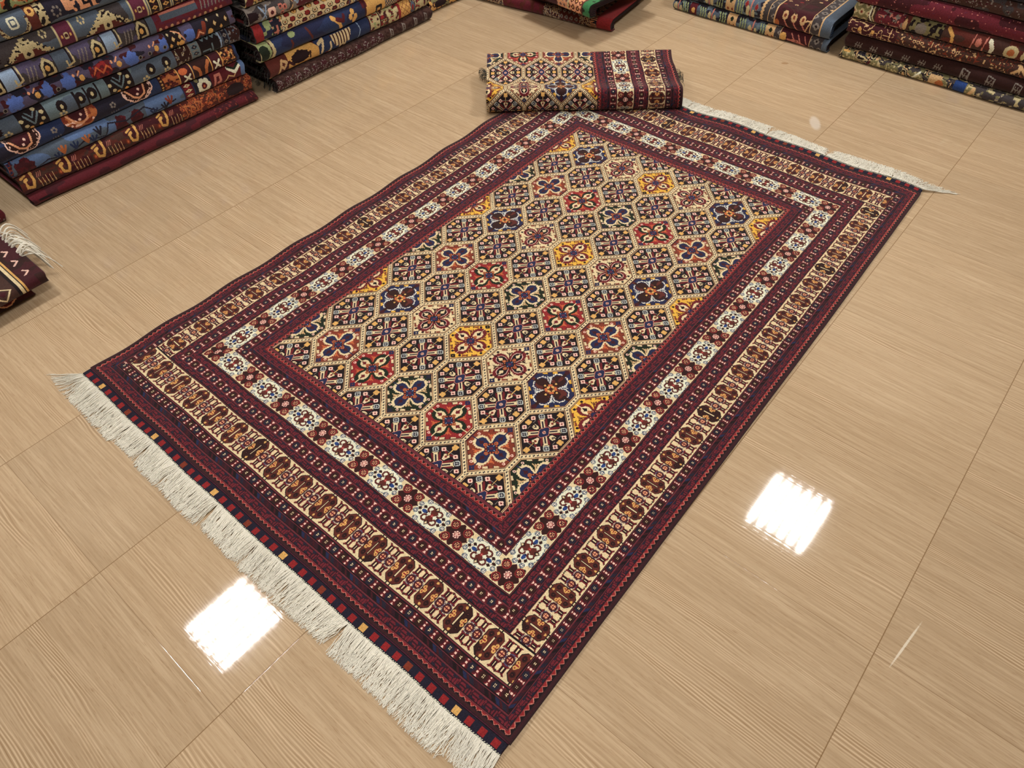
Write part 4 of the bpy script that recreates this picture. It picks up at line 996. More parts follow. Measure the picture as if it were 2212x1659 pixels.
def a_urn(w, y, a):
    o = np.full(w.shape, cSLATE, np.int32); o[vnoise(w / 0.10, a / 0.05, 30) > 0.6] = cDNAVY
    r = np.hypot(w - 0.305, (y - 0.62) * 0.105); m = (r < 0.066) & (r > 0.050) & (y < 0.72); o[m] = cKHAKI; o[m & (vnoise(w / 0.006, a / 0.006, 31) > 0.62)] = cCHOC
    ell(o, w, y, 0.305, 0.62, 0.020, 0.20, cIVORY, 4); ell(o, w, y, 0.305, 0.62, 0.013, 0.13, cSLATE, 4); ell(o, w, y, 0.305, 0.62, 0.008, 0.07, cIVORY, 4)
    m = (np.abs(w - 0.40) < 0.035); o[m & (y > 0.1)] = cBROWN; m = (w > 0.405) & (w < 0.445) & (y > 0.05 + (0.445 - w) * 4); o[m] = cKHAKI; o[m & (vnoise(w / 0.009, a / 0.009, 32) > 0.62)] = cBLACK
    ell(o, w, y, 0.385, 0.80, 0.017, 0.17, cGOLD); ell(o, w, y, 0.385, 0.80, 0.007, 0.07, cBROWN)
    for k in range(7): ell(o, w, y, 0.483 + 0.016 * math.cos(k * 0.9), 0.52 + 0.15 * math.sin(k * 0.9), 0.005, 0.05, cGREY)
    m = (w > 0.52) & (w < 0.72) & (y > 0.30 + np.maximum(0, 0.56 - w) * 4 + np.maximum(0, w - 0.66) * 5); o[m] = cPEACH; o[m & (vnoise(w / 0.014, a / 0.014, 33) > 0.66)] = cDNAVY
    for c in (0.615, 0.70): ell(o, w, y, c, 0.60, 0.017, 0.17, cBLACK, 3); ell(o, w, y, c, 0.60, 0.008, 0.08, cPEACH, 3)
    return o
def a_garden(w, y, a):
    o = np.full(w.shape, cSAGE, np.int32); o[vnoise(w / 0.05, a / 0.04, 34) > 0.5] = cCOPPER; speck(o, w, a, w > -1, [cBLACK, cGREEN, cKHAKI, cORANGE], 0.018, 0.45, 35); return o

A_LAYERS = [
    ('folded plain burgundy rug, bottom of the tall left stack', a_plain, 0.000, 0.056, 0.735, 1.236, 0.026, cMAROON, None),
    ('folded red-brown rug with a row of golden hooks, near the bottom of the left stack', a_camel, 0.057, 0.145, 0.730, 1.246, 0.004, cRUST, None),
    ('folded steel-blue rug with dark vines and a white daisy in the left stack', a_vine, 0.146, 0.224, 0.722, 1.236, 0.0, cSTEEL, M_BLUEBACK),
    ('folded indigo rug with an orange half medallion in the left stack', a_medal, 0.225, 0.303, 0.715, 1.232, 0.0, cINDIGO, M_BLUEBACK),
    ('folded grey-teal rug with black panels of cream flowers in the left stack', a_teal, 0.304, 0.389, 0.720, 1.275, -0.004, cMAROON, None),
    ('folded violet rug with blue clouds and golden drops in the left stack', a_violet, 0.390, 0.472, 0.722, 1.270, 0.0, cDNAVY, None),
    ('folded grey rug with pale blue squares and cream hooks in the left stack', a_house, 0.473, 0.560, 0.720, 1.290, -0.004, cVIOL, None),
    ('folded slate rug with stepped cream triangles and boxes in the tall left stack', a_step, 0.561, 0.654, 0.715, 1.285, 0.0, cSLATE, None),
    ('folded slate rug with a cream horseshoe and white square in the left stack', a_urn, 0.655, 0.746, 0.720, 1.280, -0.004, cSLATE, None),
    ('folded sage and orange floral rug at the top left corner of the photo', a_garden, 0.747, 0.835, 0.715, 1.285, 0.0, cOLIVE, None)]
for i, (lab, fn, z0, z1, y0, w_, dx, edge, back) in enumerate(A_LAYERS):
    sh = y0 - 0.73
    folded('folded_rug', lab, 'rugs of the tall left stack', 'rug', (-0.118 + dx, y0), 0, w_, z0, z1, 0.62,
           (lambda f, s_: lambda w, y, a: f(w + s_, y, a))(fn, sh), knot=0.0027, bulge=0.030 if i else 0.045, layers=2, edge=edge, back=back, seed=i, fringe_end=(1,) if i in (3, 4, 5, 2) else None)

# ---- second stack on the left wall
def b_dark(w, y, a):
    o = np.full(w.shape, cDGREY, np.int32); o[:] = cCHOC; o[vnoise(w / 0.01, a / 0.01, 40) > 0.5] = cDBROWN
    per = 0.062; x = (w / per) % 1 - 0.5; r = np.hypot(x * per / 0.026, (y - 0.55) / 0.36)
    m = (w < 0.80); o[m & (r < 1)] = cMAROON; o[m & (r < 1) & (vnoise(w / 0.004, a / 0.004, 41) > 0.66)] = cGREY
    o[m & (np.abs(np.abs(x) - 0.5) * per < 0.004) & (np.abs(y - 0.35) < 0.1)] = cGREY
    for c in (0.86, 0.96, 1.06, 1.15):
        poly_line(o, w, y, [(c, 0.2), (c, 0.85), (c + 0.018, 0.75), (c + 0.015, 0.3)], 0.0028, cGREY); poly_line(o, w, y, [(c + 0.005, 0.5), (c + 0.02, 0.45)], 0.0025, cGREY)
    return o
def b_bowl(w, y, a):
    o = np.full(w.shape, cINDIGO, np.int32); m = w < 0.32; o[m] = cBROWN
    m = (w > 0.13) & (w < 0.34) & (y > 0.10) & (y < 1.15 - np.maximum(0, w - 0.28) * 8); o[m] = cGOLD
    poly_line(o, w, y, [(0.05, 0.05), (0.09, 0.75), (0.12, 0.6), (0.10, 0.35), (0.085, 0.5)], 0.006, cTAN); poly_line(o, w, y, [(0.10, 0.2), (0.135, 0.55), (0.17, 0.3)], 0.006, cMAROON); poly_line(o, w, y, [(0.0, 0.15), (0.04, 0.05)], 0.008, cTAN)
    for k in range(3): poly_line(o, w, y, [(0.195, 0.30 + 0.22 * k), (0.21, 0.42 + 0.22 * k), (0.225, 0.32 + 0.22 * k)], 0.0030, cDBROWN)
    poly_line(o, w, y, [(0.255, 0.5), (0.285, 0.6), (0.28, 0.35)], 0.0045, cDBROWN)
    poly_line(o, w, y, [(0.36, 0.3), (0.38, 0.9), (0.345, 0.75)], 0.007, cCREAM); poly_line(o, w, y, [(0.34, 0.2), (0.37, 0.05), (0.42, 0.25), (0.425, 0.6)], 0.006, cCREAM); ell(o, w, y, 0.395, 0.12, 0.014, 0.12, cRED)
    m = (y > 0.34) & (y < 0.90) & (np.abs(w - 0.505) < 0.050 + (y - 0.34) * 0.05); o[m] = cCREAM; o[m & (((w - 0.43) / 0.021) % 1 < 0.38)] = cMAROON
    m = (y > 0.02) & (y < 0.34) & (np.abs(w - 0.505) < 0.024); o[m] = cCREAM; ell(o, w, y, 0.505, 0.18, 0.010, 0.09, cMAROON, 4)
    poly_line(o, w, y, [(0.625, 0.2), (0.645, 0.6), (0.635, 0.95)], 0.0028, cPBLUE)
    m = (w > 0.72); o[m] = cKHAKI; speck(o, w, a, m, [cMAROON, cRED, cSAGE, cBROWN], 0.014, 0.5, 42)
    for x in (0.72, 0.80, 0.95, 1.09): o[np.abs(w - x) < 0.004] = cMAROON
    m = (w > 0.955) & (w < 1.05); o[m] = cGOLD; o[m & (tri((w + a) / 0.018) > 0.85)] = cRUST; o[m & (tri((w - a) / 0.018) > 0.85)] = cRUST; rect(o, w, y, 0.945, 0.965, 0, 1.1, cRED)
    ell(o, w, y, 1.07, 0.5, 0.018, 0.3, cSLATE); ell(o, w, y, 1.07, 0.5, 0.008, 0.15, cRED); return o
def b_navy(w, y, a):
    o = np.full(w.shape, cINDIGO, np.int32); o[vnoise(w / 0.12, a / 0.07, 43) > 0.6] = cNAVY
    m = w < 0.062 - 0.05 * (y - 0.3) ** 2; o[m] = cSAGE; ell(o, w, y, 0.0, 0.55, 0.03, 0.35, cGREEN); poly_line(o, w, y, [(0.0, 0.02), (0.04, 0.06), (0.062, 0.5), (0.052, 1.05)], 0.009, cKHAKI); poly_line(o, w, y, [(0.02, 0.1), (0.05, 0.5), (0.04, 1.05)], 0.003, cMAROON)
    poly_line(o, w, y, [(0.17, 0.1), (0.185, 0.45), (0.18, 0.6)], 0.006, cBROWN); ell(o, w, y, 0.192, 0.86, 0.022, 0.14, cSAGE); poly_line(o, w, y, [(0.29, 0.85), (0.305, 0.55), (0.315, 0.35)], 0.006, cBROWN)
    poly_line(o, w, y, [(0.46, 0.85), (0.50, 0.55), (0.515, 0.2)], 0.010, cGOLD); poly_line(o, w, y, [(0.49, 0.7), (0.53, 0.55), (0.54, 0.75)], 0.009, cBURG)
    for dx, dy in ((-0.018, 0.55), (0.0, 0.75), (0.018, 0.5), (0.004, 0.35)): ell(o, w, y, 0.605 + dx, dy, 0.014, 0.14, cGOLD)
    m = (w > 0.71) & (w < 0.855); o[m] = cGOLD; poly_line(o, w, y, [(0.79, 0.1), (0.79, 0.45), (0.825, 0.45), (0.825, 0.2)], 0.006, cBLACK); rect(o, w, y, 0.79, 0.85, 0.8, 1.1, cBLACK); rect(o, w, y, 0.685, 0.72, 0.65, 1.1, cBURG); rect(o, w, y, 0.70, 0.712, 0.2, 1.0, cMAROON)
    m = (w > 0.855) & (w < 0.955); o[m] = cGREY; o[m & (tri((w * 1.2 + a) / 0.02) > 0.6)] = cTAN; o[m & (tri((w - a) / 0.024) > 0.78)] = cDNAVY
    m = w > 0.955; o[m] = cBURG; o[m & (vnoise(w / 0.02, a / 0.02, 44) > 0.6)] = cRED; return o
def b_hex(w, y, a):
    o = np.full(w.shape, cKHAKI, np.int32)
    m = w < 0.05; o[m] = cRED
    m = (w >= 0.03) & (w < 0.14); o[m] = cSAGE; o[m & (vnoise(w / 0.02, a / 0.02, 45) > 0.52)] = cNAVY
    m = (w >= 0.085) & (w < 0.16); o[m & (vnoise(w / 0.018, a / 0.018, 46) > 0.45)] = cDNAVY; o[m & (vnoise(w / 0.015 + 3, a / 0.015, 47) > 0.72)] = cROSE
    m = w >= 0.15; o[m] = cCREAM; per = 0.050
    row = np.floor(a / 0.030); x = ((w + (row % 2) * per / 2) / per); k = np.floor(x).astype(int); fx = (x - k - 0.5) * per; fy = (a / 0.030 - row - 0.5) * 0.030
    d = np.maximum(np.abs(fy), np.abs(fx) * 0.62 + np.abs(fy) * 0.42); o[m & (d < 0.0125)] = cDBROWN
    cl = np.array([cRED, cKHAKI, cBURG, cGOLD, cRED, cIVORY])[(k * 3 + row.astype(int) * 2) % 6]; i = m & (d < 0.0098); o[i] = cl[i]; o[m & (d < 0.004)] = cRUST
    m = w > 0.60; o[m & (vnoise(w / 0.03, a / 0.03, 48) > 0.6)] = cVIOL; return o
def b_grey(w, y, a):
    o = np.full(w.shape, cGREY, np.int32); o[vnoise(w / 0.03, a / 0.02, 49) > 0.45] = cDGREY
    poly_line(o, w, y, [(0.04, 0.2), (0.07, 0.5), (0.05, 0.9)], 0.004, cPBLUE); poly_line(o, w, y, [(0.08, 0.2), (0.07, 0.5), (0.09, 0.9)], 0.003, cPBLUE)
    ell(o, w, y, 0.112, 0.5, 0.022, 0.24, cPINK, 4); ell(o, w, y, 0.112, 0.5, 0.010, 0.10, cBURG)
    for dx, dy in ((0.165, 0.65), (0.19, 0.55), (0.172, 0.3)): ell(o, w, y, dx, dy, 0.012, 0.13, cROSE, 4); ell(o, w, y, dx, dy, 0.006, 0.06, cMAROON)
    poly_line(o, w, y, [(0.205, 1.1), (0.25, 0.6), (0.22, 0.2)], 0.005, cTAN); m = w > 0.24; o[m] = cBURG; o[m & (vnoise(w / 0.015, a / 0.015, 50) > 0.62)] = cGREY
    poly_line(o, w, y, [(0.24, 0.9), (0.27, 0.5), (0.30, 0.9)], 0.004, cPBLUE); return o
def b_red(w, y, a):
    o = np.full(w.shape, cBURG, np.int32); speck(o, w, a, w > -1, [cGOLD, cKHAKI, cGREEN], 0.022, 0.5, 51); return o
B_LAYERS = [
    ('folded dark brown rug with faint octagons, bottom of the second stack on the left', b_dark, 0.000, 0.076, 2.095, 1.202, 0.016, cDBROWN),
    ('folded navy and gold pictorial rug with a striped bowl, second stack on the left', b_bowl, 0.077, 0.172, 2.078, 1.215, 0.0, cDBROWN),
    ('folded plain navy rug with a gold border block, second stack on the left', b_navy, 0.173, 0.266, 2.055, 1.225, 0.004, cKHAKI),
    ('folded rug with red and cream hexagons, second stack on the left', b_hex, 0.267, 0.357, 2.058, 1.22, -0.004, cDGREY),
    ('folded grey rug with a pink medallion, second from the top of the second stack', b_grey, 0.358, 0.442, 2.050, 1.22, 0.0, cGREY),
    ('folded red rug with yellow flowers, top of the second stack on the left', b_red, 0.443, 0.530, 2.062, 1.215, -0.004, cKHAKI)]
for i, (lab, fn, z0, z1, y0, w_, dx, edge) in enumerate(B_LAYERS):
    folded('folded_rug', lab, 'rugs of the second left stack', 'rug', (-0.088 + dx, y0), 0, w_, z0, z1, 0.62,
           (lambda f, s_: lambda w, y, a: f(w + s_, y, a))(fn, y0 - 2.08), knot=0.004, bulge=0.036, layers=2, edge=edge, seed=20 + i, fringe_end=(0,))
# ---- third stack: only its lowest roll shows
def c_gold(w, y, a):
    o = np.full(w.shape, cGOLD, np.int32); o[vnoise(w / 0.05, a / 0.04, 60) > 0.5] = cOLIVE; posy(o, w, a, w > -1, 0.045, cMAROON, cGOLD, 0.017); return o
folded('folded_rug', 'folded yellow-gold flowered rug at the top edge, beyond the second left stack', None, 'rug', (-0.13, 3.335), 0, 0.325, 0, 0.085, 0.6, c_gold, knot=0.005, bulge=0.036, layers=2, edge=cDBROWN, seed=31)

# ---- centre-back stack with the green-edged rug
def d_lower(w, y, a):
    o = np.full(w.shape, cBROWN, np.int32); o[vnoise(w / 0.02, a / 0.02, 61) > 0.5] = cWINE
    for x0, x1 in ((0.13, 0.30), (0.60, 0.72), (0.86, 0.935)):
        m = (w > x0) & (w < x1); o[m] = cGREY; o[m & (tri((w + a * 0.6) / 0.016) > 0.62)] = cTAN; o[m & (vnoise(w / 0.007, a / 0.007, 62) > 0.64)] = cMAROON
    m = (w > 0.72) & (w < 0.86); o[m] = cBROWN; posy(o, w, a, m, 0.035, cGREY, cMAROON, 0.013)
    m = (w > 0.935); o[m] = cDNAVY; o[m & (tri(a / 0.011) > 0.35 + (w - 0.935) * 9)] = cPEACH; m = w > 0.975; o[m] = cRED; return o
def d_wine(w, y, a):
    o = np.full(w.shape, cPURP, np.int32); o[vnoise(w / 0.03, a / 0.02, 63) > 0.5] = cMAROON; o[w > 0.86] = cWINE; return o
def d_green(w, y, a):
    o = np.full(w.shape, cMAROON, np.int32)
    m = (w > 0.30) & (w < 0.39); o[m] = cPEACH; posy(o, w, a, m, 0.03, cGREY, cRUST, 0.011)
    m = (w > 0.39) & (w < 0.50); o[m] = cPEACH; posy(o, w, a, m, 0.036, cBROWN, cGOLD, 0.015)
    o[np.abs(w - 0.39) < 0.003] = cKHAKI; o[np.abs(w - 0.50) < 0.004] = cBROWN; m = w > 0.504; o[m] = cGREENB; o[m & (vnoise(w / 0.02, a / 0.02, 64) > 0.7)] = cGREEN; return o
dang = math.atan2(3.811 - 3.673, 0.912 + 0.085)
def dfold(name, label, s0, off, w, z0, z1, fn, depth, edge, seed, ang=None, layers=3):
    px = -0.085 + s0 * math.cos(dang) - off * math.sin(dang); py = 3.673 + s0 * math.sin(dang) + off * math.cos(dang)
    return folded(name, label, 'rugs of the centre-back pile', 'rug', (px, py), (ang if ang is not None else dang) + D90, w, z0, z1, depth, fn, knot=0.005, bulge=(z1 - z0) * 0.42, layers=layers, edge=edge, seed=seed, wob=0.004)
dfold('folded_rug', 'folded rug with grey bands and a red right end, lowest of the centre-back pile', -0.06, 0.004, 1.072, 0, 0.074, d_lower, 0.55, cBURG, 40)
dfold('folded_rug', 'folded wine-red rug rolled at its right end, middle of the centre-back pile', -0.06, 0.03, 0.955, 0.075, 0.136, d_wine, 0.5, cBURG, 41)
dfold('folded_rug', 'folded rug with peach floral border and bright green edge, on the centre-back pile', 0.42, -0.05, 0.56, 0.137, 0.215, d_green, 0.55, cGREEN, 42, ang=dang - 0.25)

# ---- low stack at the back
def e_motifs(o, w, y, a, blocks):
    for (x, yy, ty) in blocks:
        if ty == 'box': rect(o, w, y, x - 0.024, x + 0.024, -0.1, 1.1, cBURG); ell(o, w, y, x, yy, 0.013, 0.18, cGOLD)
        if ty == 'tan': rect(o, w, y, x - 0.030, x + 0.030, -0.1, 1.1, cTAN); ell(o, w, y, x, yy + 0.3, 0.012, 0.16, cGREEN, 1.2); ell(o, w, y, x - 0.014, yy - 0.1, 0.006, 0.08, cRUST); ell(o, w, y, x + 0.014, yy - 0.1, 0.006, 0.08, cRUST)
        if ty == 'fig': ell(o, w, y, x - 0.016, yy, 0.011, 0.26, cKHAKI); ell(o, w, y, x + 0.020, yy - 0.1, 0.010, 0.24, cKHAKI); poly_line(o, w, y, [(x, 0), (x + 0.004, 1)], 0.004, cROSE)
        if ty == 'red': ell(o, w, y, x, yy, 0.014, 0.17, cGREY, 1.2); ell(o, w, y, x, yy, 0.011, 0.13, cRED, 1.2)
        if ty == 'grn':
            for k in range(3): poly_line(o, w, y, [(x - 0.018 + 0.016 * k, 0.15), (x - 0.010 + 0.016 * k, 0.55), (x - 0.018 + 0.016 * k, 0.9)], 0.0035, cSAGE)
def e_common(w, y, a, s):
    o = np.full(w.shape, cSLATE, np.int32); o[vnoise(w / 0.05, a / 0.03, s) > 0.5] = cDNAVY; o[vnoise(w / 0.02 + 3, a / 0.02, s + 1) > 0.72] = cTEAL
    return o
def e_low(w, y, a):
    o = e_common(w, y, a, 70)
    e_motifs(o, w, y, a, [(0.035, 0.5, 'fig'), (0.085, 0.5, 'grn'), (0.145, 0.55, 'box'), (0.21, 0.5, 'grn'), (0.275, 0.5, 'fig'), (0.345, 0.5, 'grn'), (0.41, 0.4, 'tan'), (0.48, 0.5, 'grn'), (0.548, 0.4, 'fig'), (0.615, 0.5, 'grn'), (0.663, 0.4, 'tan')])
    m = w > 0.69; o[m] = cDGREY; posy(o, w, a, (w > 0.69) & (w < 0.725), 0.04, cGREY, cMAROON, 0.012)
    m = (w > 0.727) & (w < 0.905); o[m] = cMAROON; ell(o, w, y, 0.745, 0.5, 0.020, 0.30, cGOLD)
    for k in range(3): poly_line(o, w, y, [(0.765, 0.4), (0.83, 0.30 + 0.1 * k), (0.90, 0.15)], 0.003, cROSE); poly_line(o, w, y, [(0.79 + 0.04 * k, 0.85), (0.82 + 0.035 * k, 0.4)], 0.003, cROSE)
    m = (w > 0.905) & (w < 0.98); o[m] = cDGREY; posy(o, w, a, m, 0.045, cGREY, cBLACK, 0.016); o[np.abs(w - 0.727) < 0.003] = cTAN; o[np.abs(w - 0.905) < 0.003] = cTAN; o[w > 0.98] = cSLATE; return o
def e_top(w, y, a):
    o = e_common(w, y, a, 73)
    e_motifs(o, w, y, a, [(0.05, 0.5, 'fig'), (0.12, 0.5, 'grn'), (0.19, 0.5, 'red'), (0.25, 0.5, 'fig'), (0.32, 0.5, 'grn'), (0.395, 0.45, 'tan'), (0.455, 0.5, 'grn'), (0.497, 0.75, 'red'), (0.56, 0.7, 'red'), (0.525, 0.45, 'fig')])
    for k in range(9): ell(o, w, y, 0.10 + 0.055 * k, 1.5 + 0.8 * (k % 3), 0.016, 0.22, [cGREY, cRED, cGOLD][k % 3], 1.3)
    poly_line(o, w, y, [(0.50, 1.6), (0.55, 1.2), (0.60, 1.7), (0.52, 2.0)], 0.006, cGOLD)
    m = (w > 0.595) & (w < 0.640); o[m] = cDGREY; o[np.abs(w - 0.597 - 0.006 * tri(a / 0.02)) < 0.008] = cTAN
    m = (w > 0.640) & (w < 0.680); o[m] = cDGREY; posy(o, w, a, m, 0.048, cGREY, cBLACK, 0.014)
    m = (w > 0.684) & (w < 0.905); o[m] = cMAROON; o[m & (vnoise(w / 0.04, a / 0.03, 75) > 0.6)] = cDBROWN
    for k in range(3):
        c = 0.742 + 0.055 * k; ell(o, w, y, c, 0.72 - 0.02 * k, 0.017, 0.19, cTAN); ell(o, w, y, c, 0.72, 0.007, 0.08, cRUST); poly_line(o, w, y, [(c + 0.004, 0.5), (c + 0.03, 0.2), (c + 0.07, 0.05)], 0.0034, cROSE)
    poly_line(o, w, y, [(0.875, 0.2), (0.90, 0.75), (0.87, 0.7)], 0.003, cTAN); ell(o, w, y, 0.70, 0.3, 0.016, 0.18, cCOPPER)
    for k in range(26):
        x = 0.70 + (k * 0.0777) % 0.19; yy = 1.35 + (k * 0.618) % 1.0 * 4.2
        ell(o, w, y, x, yy, 0.011, 0.06, cTAN if k % 3 else cRED); poly_line(o, w, y, [(x, yy), (0.80, yy - 0.5)], 0.0022, cCHOC)
    poly_line(o, w, y, [(0.80, 1.2), (0.805, 2.5), (0.79, 5.0)], 0.005, cCHOC)
    m = (w > 0.905) & (w < 0.962); o[m] = cDGREY; posy(o, w, a, m, 0.055, cGREY, cBLACK, 0.020); posy(o, w, a, m & (a > 0.13), 0.10, cTAN, cTAN, 0.010)
    for x in (0.640, 0.682, 0.905, 0.962): o[np.abs(w - x) < 0.003] = cTAN
    o[w > 0.966] = cSLATE; return o
folded('folded_rug', 'folded slate and dark red rug, lower one of the two-rug back stack', 'rugs of the low back stack', 'rug', (1.035, 4.338), D90, 1.012, 0, 0.070, 0.6, e_low, knot=0.004, bulge=0.03, layers=2, edge=cSLATE, back=M_BACK, seed=50, wob=0.003)
folded('folded_rug', 'folded slate and dark red rug with blue rolled end, upper of the back stack', 'rugs of the low back stack', 'rug', (1.020, 4.338), D90, 1.022, 0.071, 0.176, 0.62, e_top, knot=0.004, bulge=0.042, layers=4, edge=cPBLUE, back=M_BLUEBACK, seed=51, wob=0.003)

# ---- right-hand stack at the back
def f1(w, y, a):
    o = np.full(w.shape, cDGREY, np.int32); o[vnoise(w / 0.03, a / 0.02, 80) > 0.5] = cOLIVE; speck(o, w, a, w > -1, [cKHAKI, cBLACK, cTAN, cDNAVY], 0.018, 0.55, 81)
    for c in (0.05, 0.20, 0.30, 0.43, 0.56, 0.70): ell(o, w, y, c, 0.55, 0.032, 0.32, cOLIVE); o[(np.hypot((w - c) / 0.032, (y - 0.55) / 0.32) < 1) & (vnoise(w / 0.008, a / 0.008, 82) > 0.6)] = cKHAKI
    ell(o, w, y, 0.03, 0.95, 0.022, 0.10, cGOLD); poly_line(o, w, y, [(0.15, 0.2), (0.17, 0.6)], 0.006, cBURG); poly_line(o, w, y, [(0.41, 0.4), (0.44, 0.9)], 0.005, cIVORY)
    rect(o, w, y, 0.49, 0.555, 0, 1, cTAN); ell(o, w, y, 0.55, 0.5, 0.022, 0.25, cCOPPER); rect(o, w, y, 0.62, 0.68, 0, 1.1, cBLUE); poly_line(o, w, y, [(0.70, 0.2), (0.72, 0.8)], 0.010, cTAN)
    m = w > 0.74; o[m] = cDGREY; speck(o, w, a, m, [cKHAKI, cGREY, cOLIVE], 0.015, 0.4, 83); return o
def f2(w, y, a):
    o = np.full(w.shape, cCHOC, np.int32); o[:] = cDBROWN
    for k, c in enumerate((0.075, 0.16, 0.245, 0.335, 0.422, 0.503, 0.64, 0.765, 0.895)):
        for q in range(3): poly_line(o, w, y, [(c - 0.016 + 0.014 * q, 0.35), (c - 0.010 + 0.014 * q, 0.62)], 0.0022, cGREY)
        poly_line(o, w, y, [(c - 0.018, 0.52), (c + 0.018, 0.45)], 0.0022, cGREY)
        if k > 5: poly_line(o, w, y, [(c - 0.016, 0.2), (c - 0.016, 0.8), (c + 0.02, 0.7), (c + 0.02, 0.15)], 0.0026, cGREY)
    return o
def f3(w, y, a):
    o = np.full(w.shape, cDBROWN, np.int32)
    m = w < 0.27; n = np.abs(vnoise(w / 0.020, a / 0.016, 84) - 0.5); o[m] = cMAROON; o[m & (n < 0.055)] = cTAN; ell(o, w, y, 0.07, 0.6, 0.012, 0.12, cGOLD); ell(o, w, y, 0.14, 0.6, 0.010, 0.12, cGOLD)
    m = w >= 0.27; o[m] = cCHOC; n = np.abs(vnoise(w / 0.014, a / 0.012, 85) - 0.5); o[m & (n < 0.05)] = cRUST; o[m & (vnoise(w / 0.009, a / 0.009, 86) > 0.80)] = cTAN
    for c in (0.36, 0.38, 0.40, 0.56, 0.58): ell(o, w, y, c, 0.72, 0.008, 0.10, cTAN); ell(o, w, y, c, 0.72, 0.004, 0.05, cMAROON)
    poly_line(o, w, y, [(0.85, 0.4), (0.88, 0.7), (0.87, 0.9), (0.92, 0.4), (0.95, 0.6)], 0.006, cTAN); return o
def f4(w, y, a):
    o = np.full(w.shape, cCHOC, np.int32); o[vnoise(w / 0.05, a / 0.03, 87) > 0.5] = cBROWN
    m = w < 0.085; o[m] = cOLIVE; posy(o, w, a, m, 0.042, cKHAKI, cRUST, 0.018)
    poly_line(o, w, y, [(0.085, 1.0), (0.09, 0.5), (0.11, 0.1)], 0.004, cIVORY); poly_line(o, w, y, [(0.10, 1.0), (0.105, 0.5), (0.125, 0.1)], 0.004, cKHAKI)
    m = (w > 0.12) & (w < 0.27); o[m] = cWINE; speck(o, w, a, m, [cGREY, cROSE, cMAROON], 0.014, 0.45, 88); ell(o, w, y, 0.278, 0.5, 0.010, 0.3, cTAN)
    m = (w > 0.30) & (w < 0.47); o[m] = cOLIVE; o[m & (vnoise(w / 0.012, a / 0.012, 89) > 0.5)] = cBLACK; ell(o, w, y, 0.36, 0.5, 0.028, 0.3, cGREY)
    poly_line(o, w, y, [(0.49, 0.9), (0.52, 0.6), (0.525, 0.3)], 0.008, cGOLD)
    for c in (0.615, 0.67): poly_line(o, w, y, [(c, 0.1), (c + 0.008, 0.95)], 0.003, cROSE)
    ell(o, w, y, 0.645, 0.6, 0.014, 0.2, cROSE); poly_line(o, w, y, [(0.695, 0.8), (0.715, 0.5), (0.71, 0.15)], 0.009, cIVORY)
    ell(o, w, y, 0.80, 0.5, 0.034, 0.32, cKHAKI); ell(o, w, y, 0.80, 0.5, 0.018, 0.16, cCOPPER); ell(o, w, y, 0.875, 0.45, 0.026, 0.34, cKHAKI); poly_line(o, w, y, [(0.865, 0.2), (0.89, 0.6)], 0.007, cBLACK); return o
def f5(w, y, a):
    o = np.full(w.shape, cWINE, np.int32); o[vnoise(w / 0.08, a / 0.05, 90) > 0.5] = cMAROON; speck(o, w, a, w > -1, [cPURP, cROSE], 0.006, 0.14, 91); return o
def f6(w, y, a):
    o = np.full(w.shape, cDGREY, np.int32); o[vnoise(w / 0.05, a / 0.03, 92) > 0.45] = cCHOC; speck(o, w, a, w > -1, [cGREY, cMAROON], 0.010, 0.25, 93); return o
def f7(w, y, a):
    o = np.full(w.shape, cPURP, np.int32); o[vnoise(w / 0.05, a / 0.03, 94) > 0.45] = cDNAVY; speck(o, w, a, w > -1, [cGREY, cROSE], 0.010, 0.2, 95); return o
F_LAYERS = [
    ('folded olive and cream floral rug, bottom of the stack in the right back corner', f1, 0.000, 0.060, 2.128, 0.008, cOLIVE),
    ('folded near-black rug with small grey marks in the right back stack', f2, 0.061, 0.140, 2.132, 0.0, cDBROWN),
    ('folded brown rug with a gold honeycomb left end, right back stack', f3, 0.141, 0.213, 2.120, 0.004, cMAROON),
    ('folded brown rug with large cream blossoms, right back stack', f4, 0.214, 0.296, 2.124, 0.0, cOLIVE),
    ('folded plain wine-red rug, third from the top of the right back stack', f5, 0.297, 0.388, 2.118, 0.005, cMAROON),
    ('folded dark grey rug with faint specks above the wine-red one, right back stack', f6, 0.389, 0.462, 2.126, 0.0, cDGREY),
    ('folded dark purple rug at the top of the right back stack', f7, 0.463, 0.545, 2.122, 0.004, cPURP)]
for i, (lab, fn, z0, z1, x0, dx, edge) in enumerate(F_LAYERS):
    folded('folded_rug', lab, 'rugs of the right back stack', 'rug', (x0, 4.345 - dx), D90, 1.22, z0, z1, 0.62, fn, knot=0.004, bulge=0.034, layers=2, edge=edge, seed=60 + i, wob=0.004)

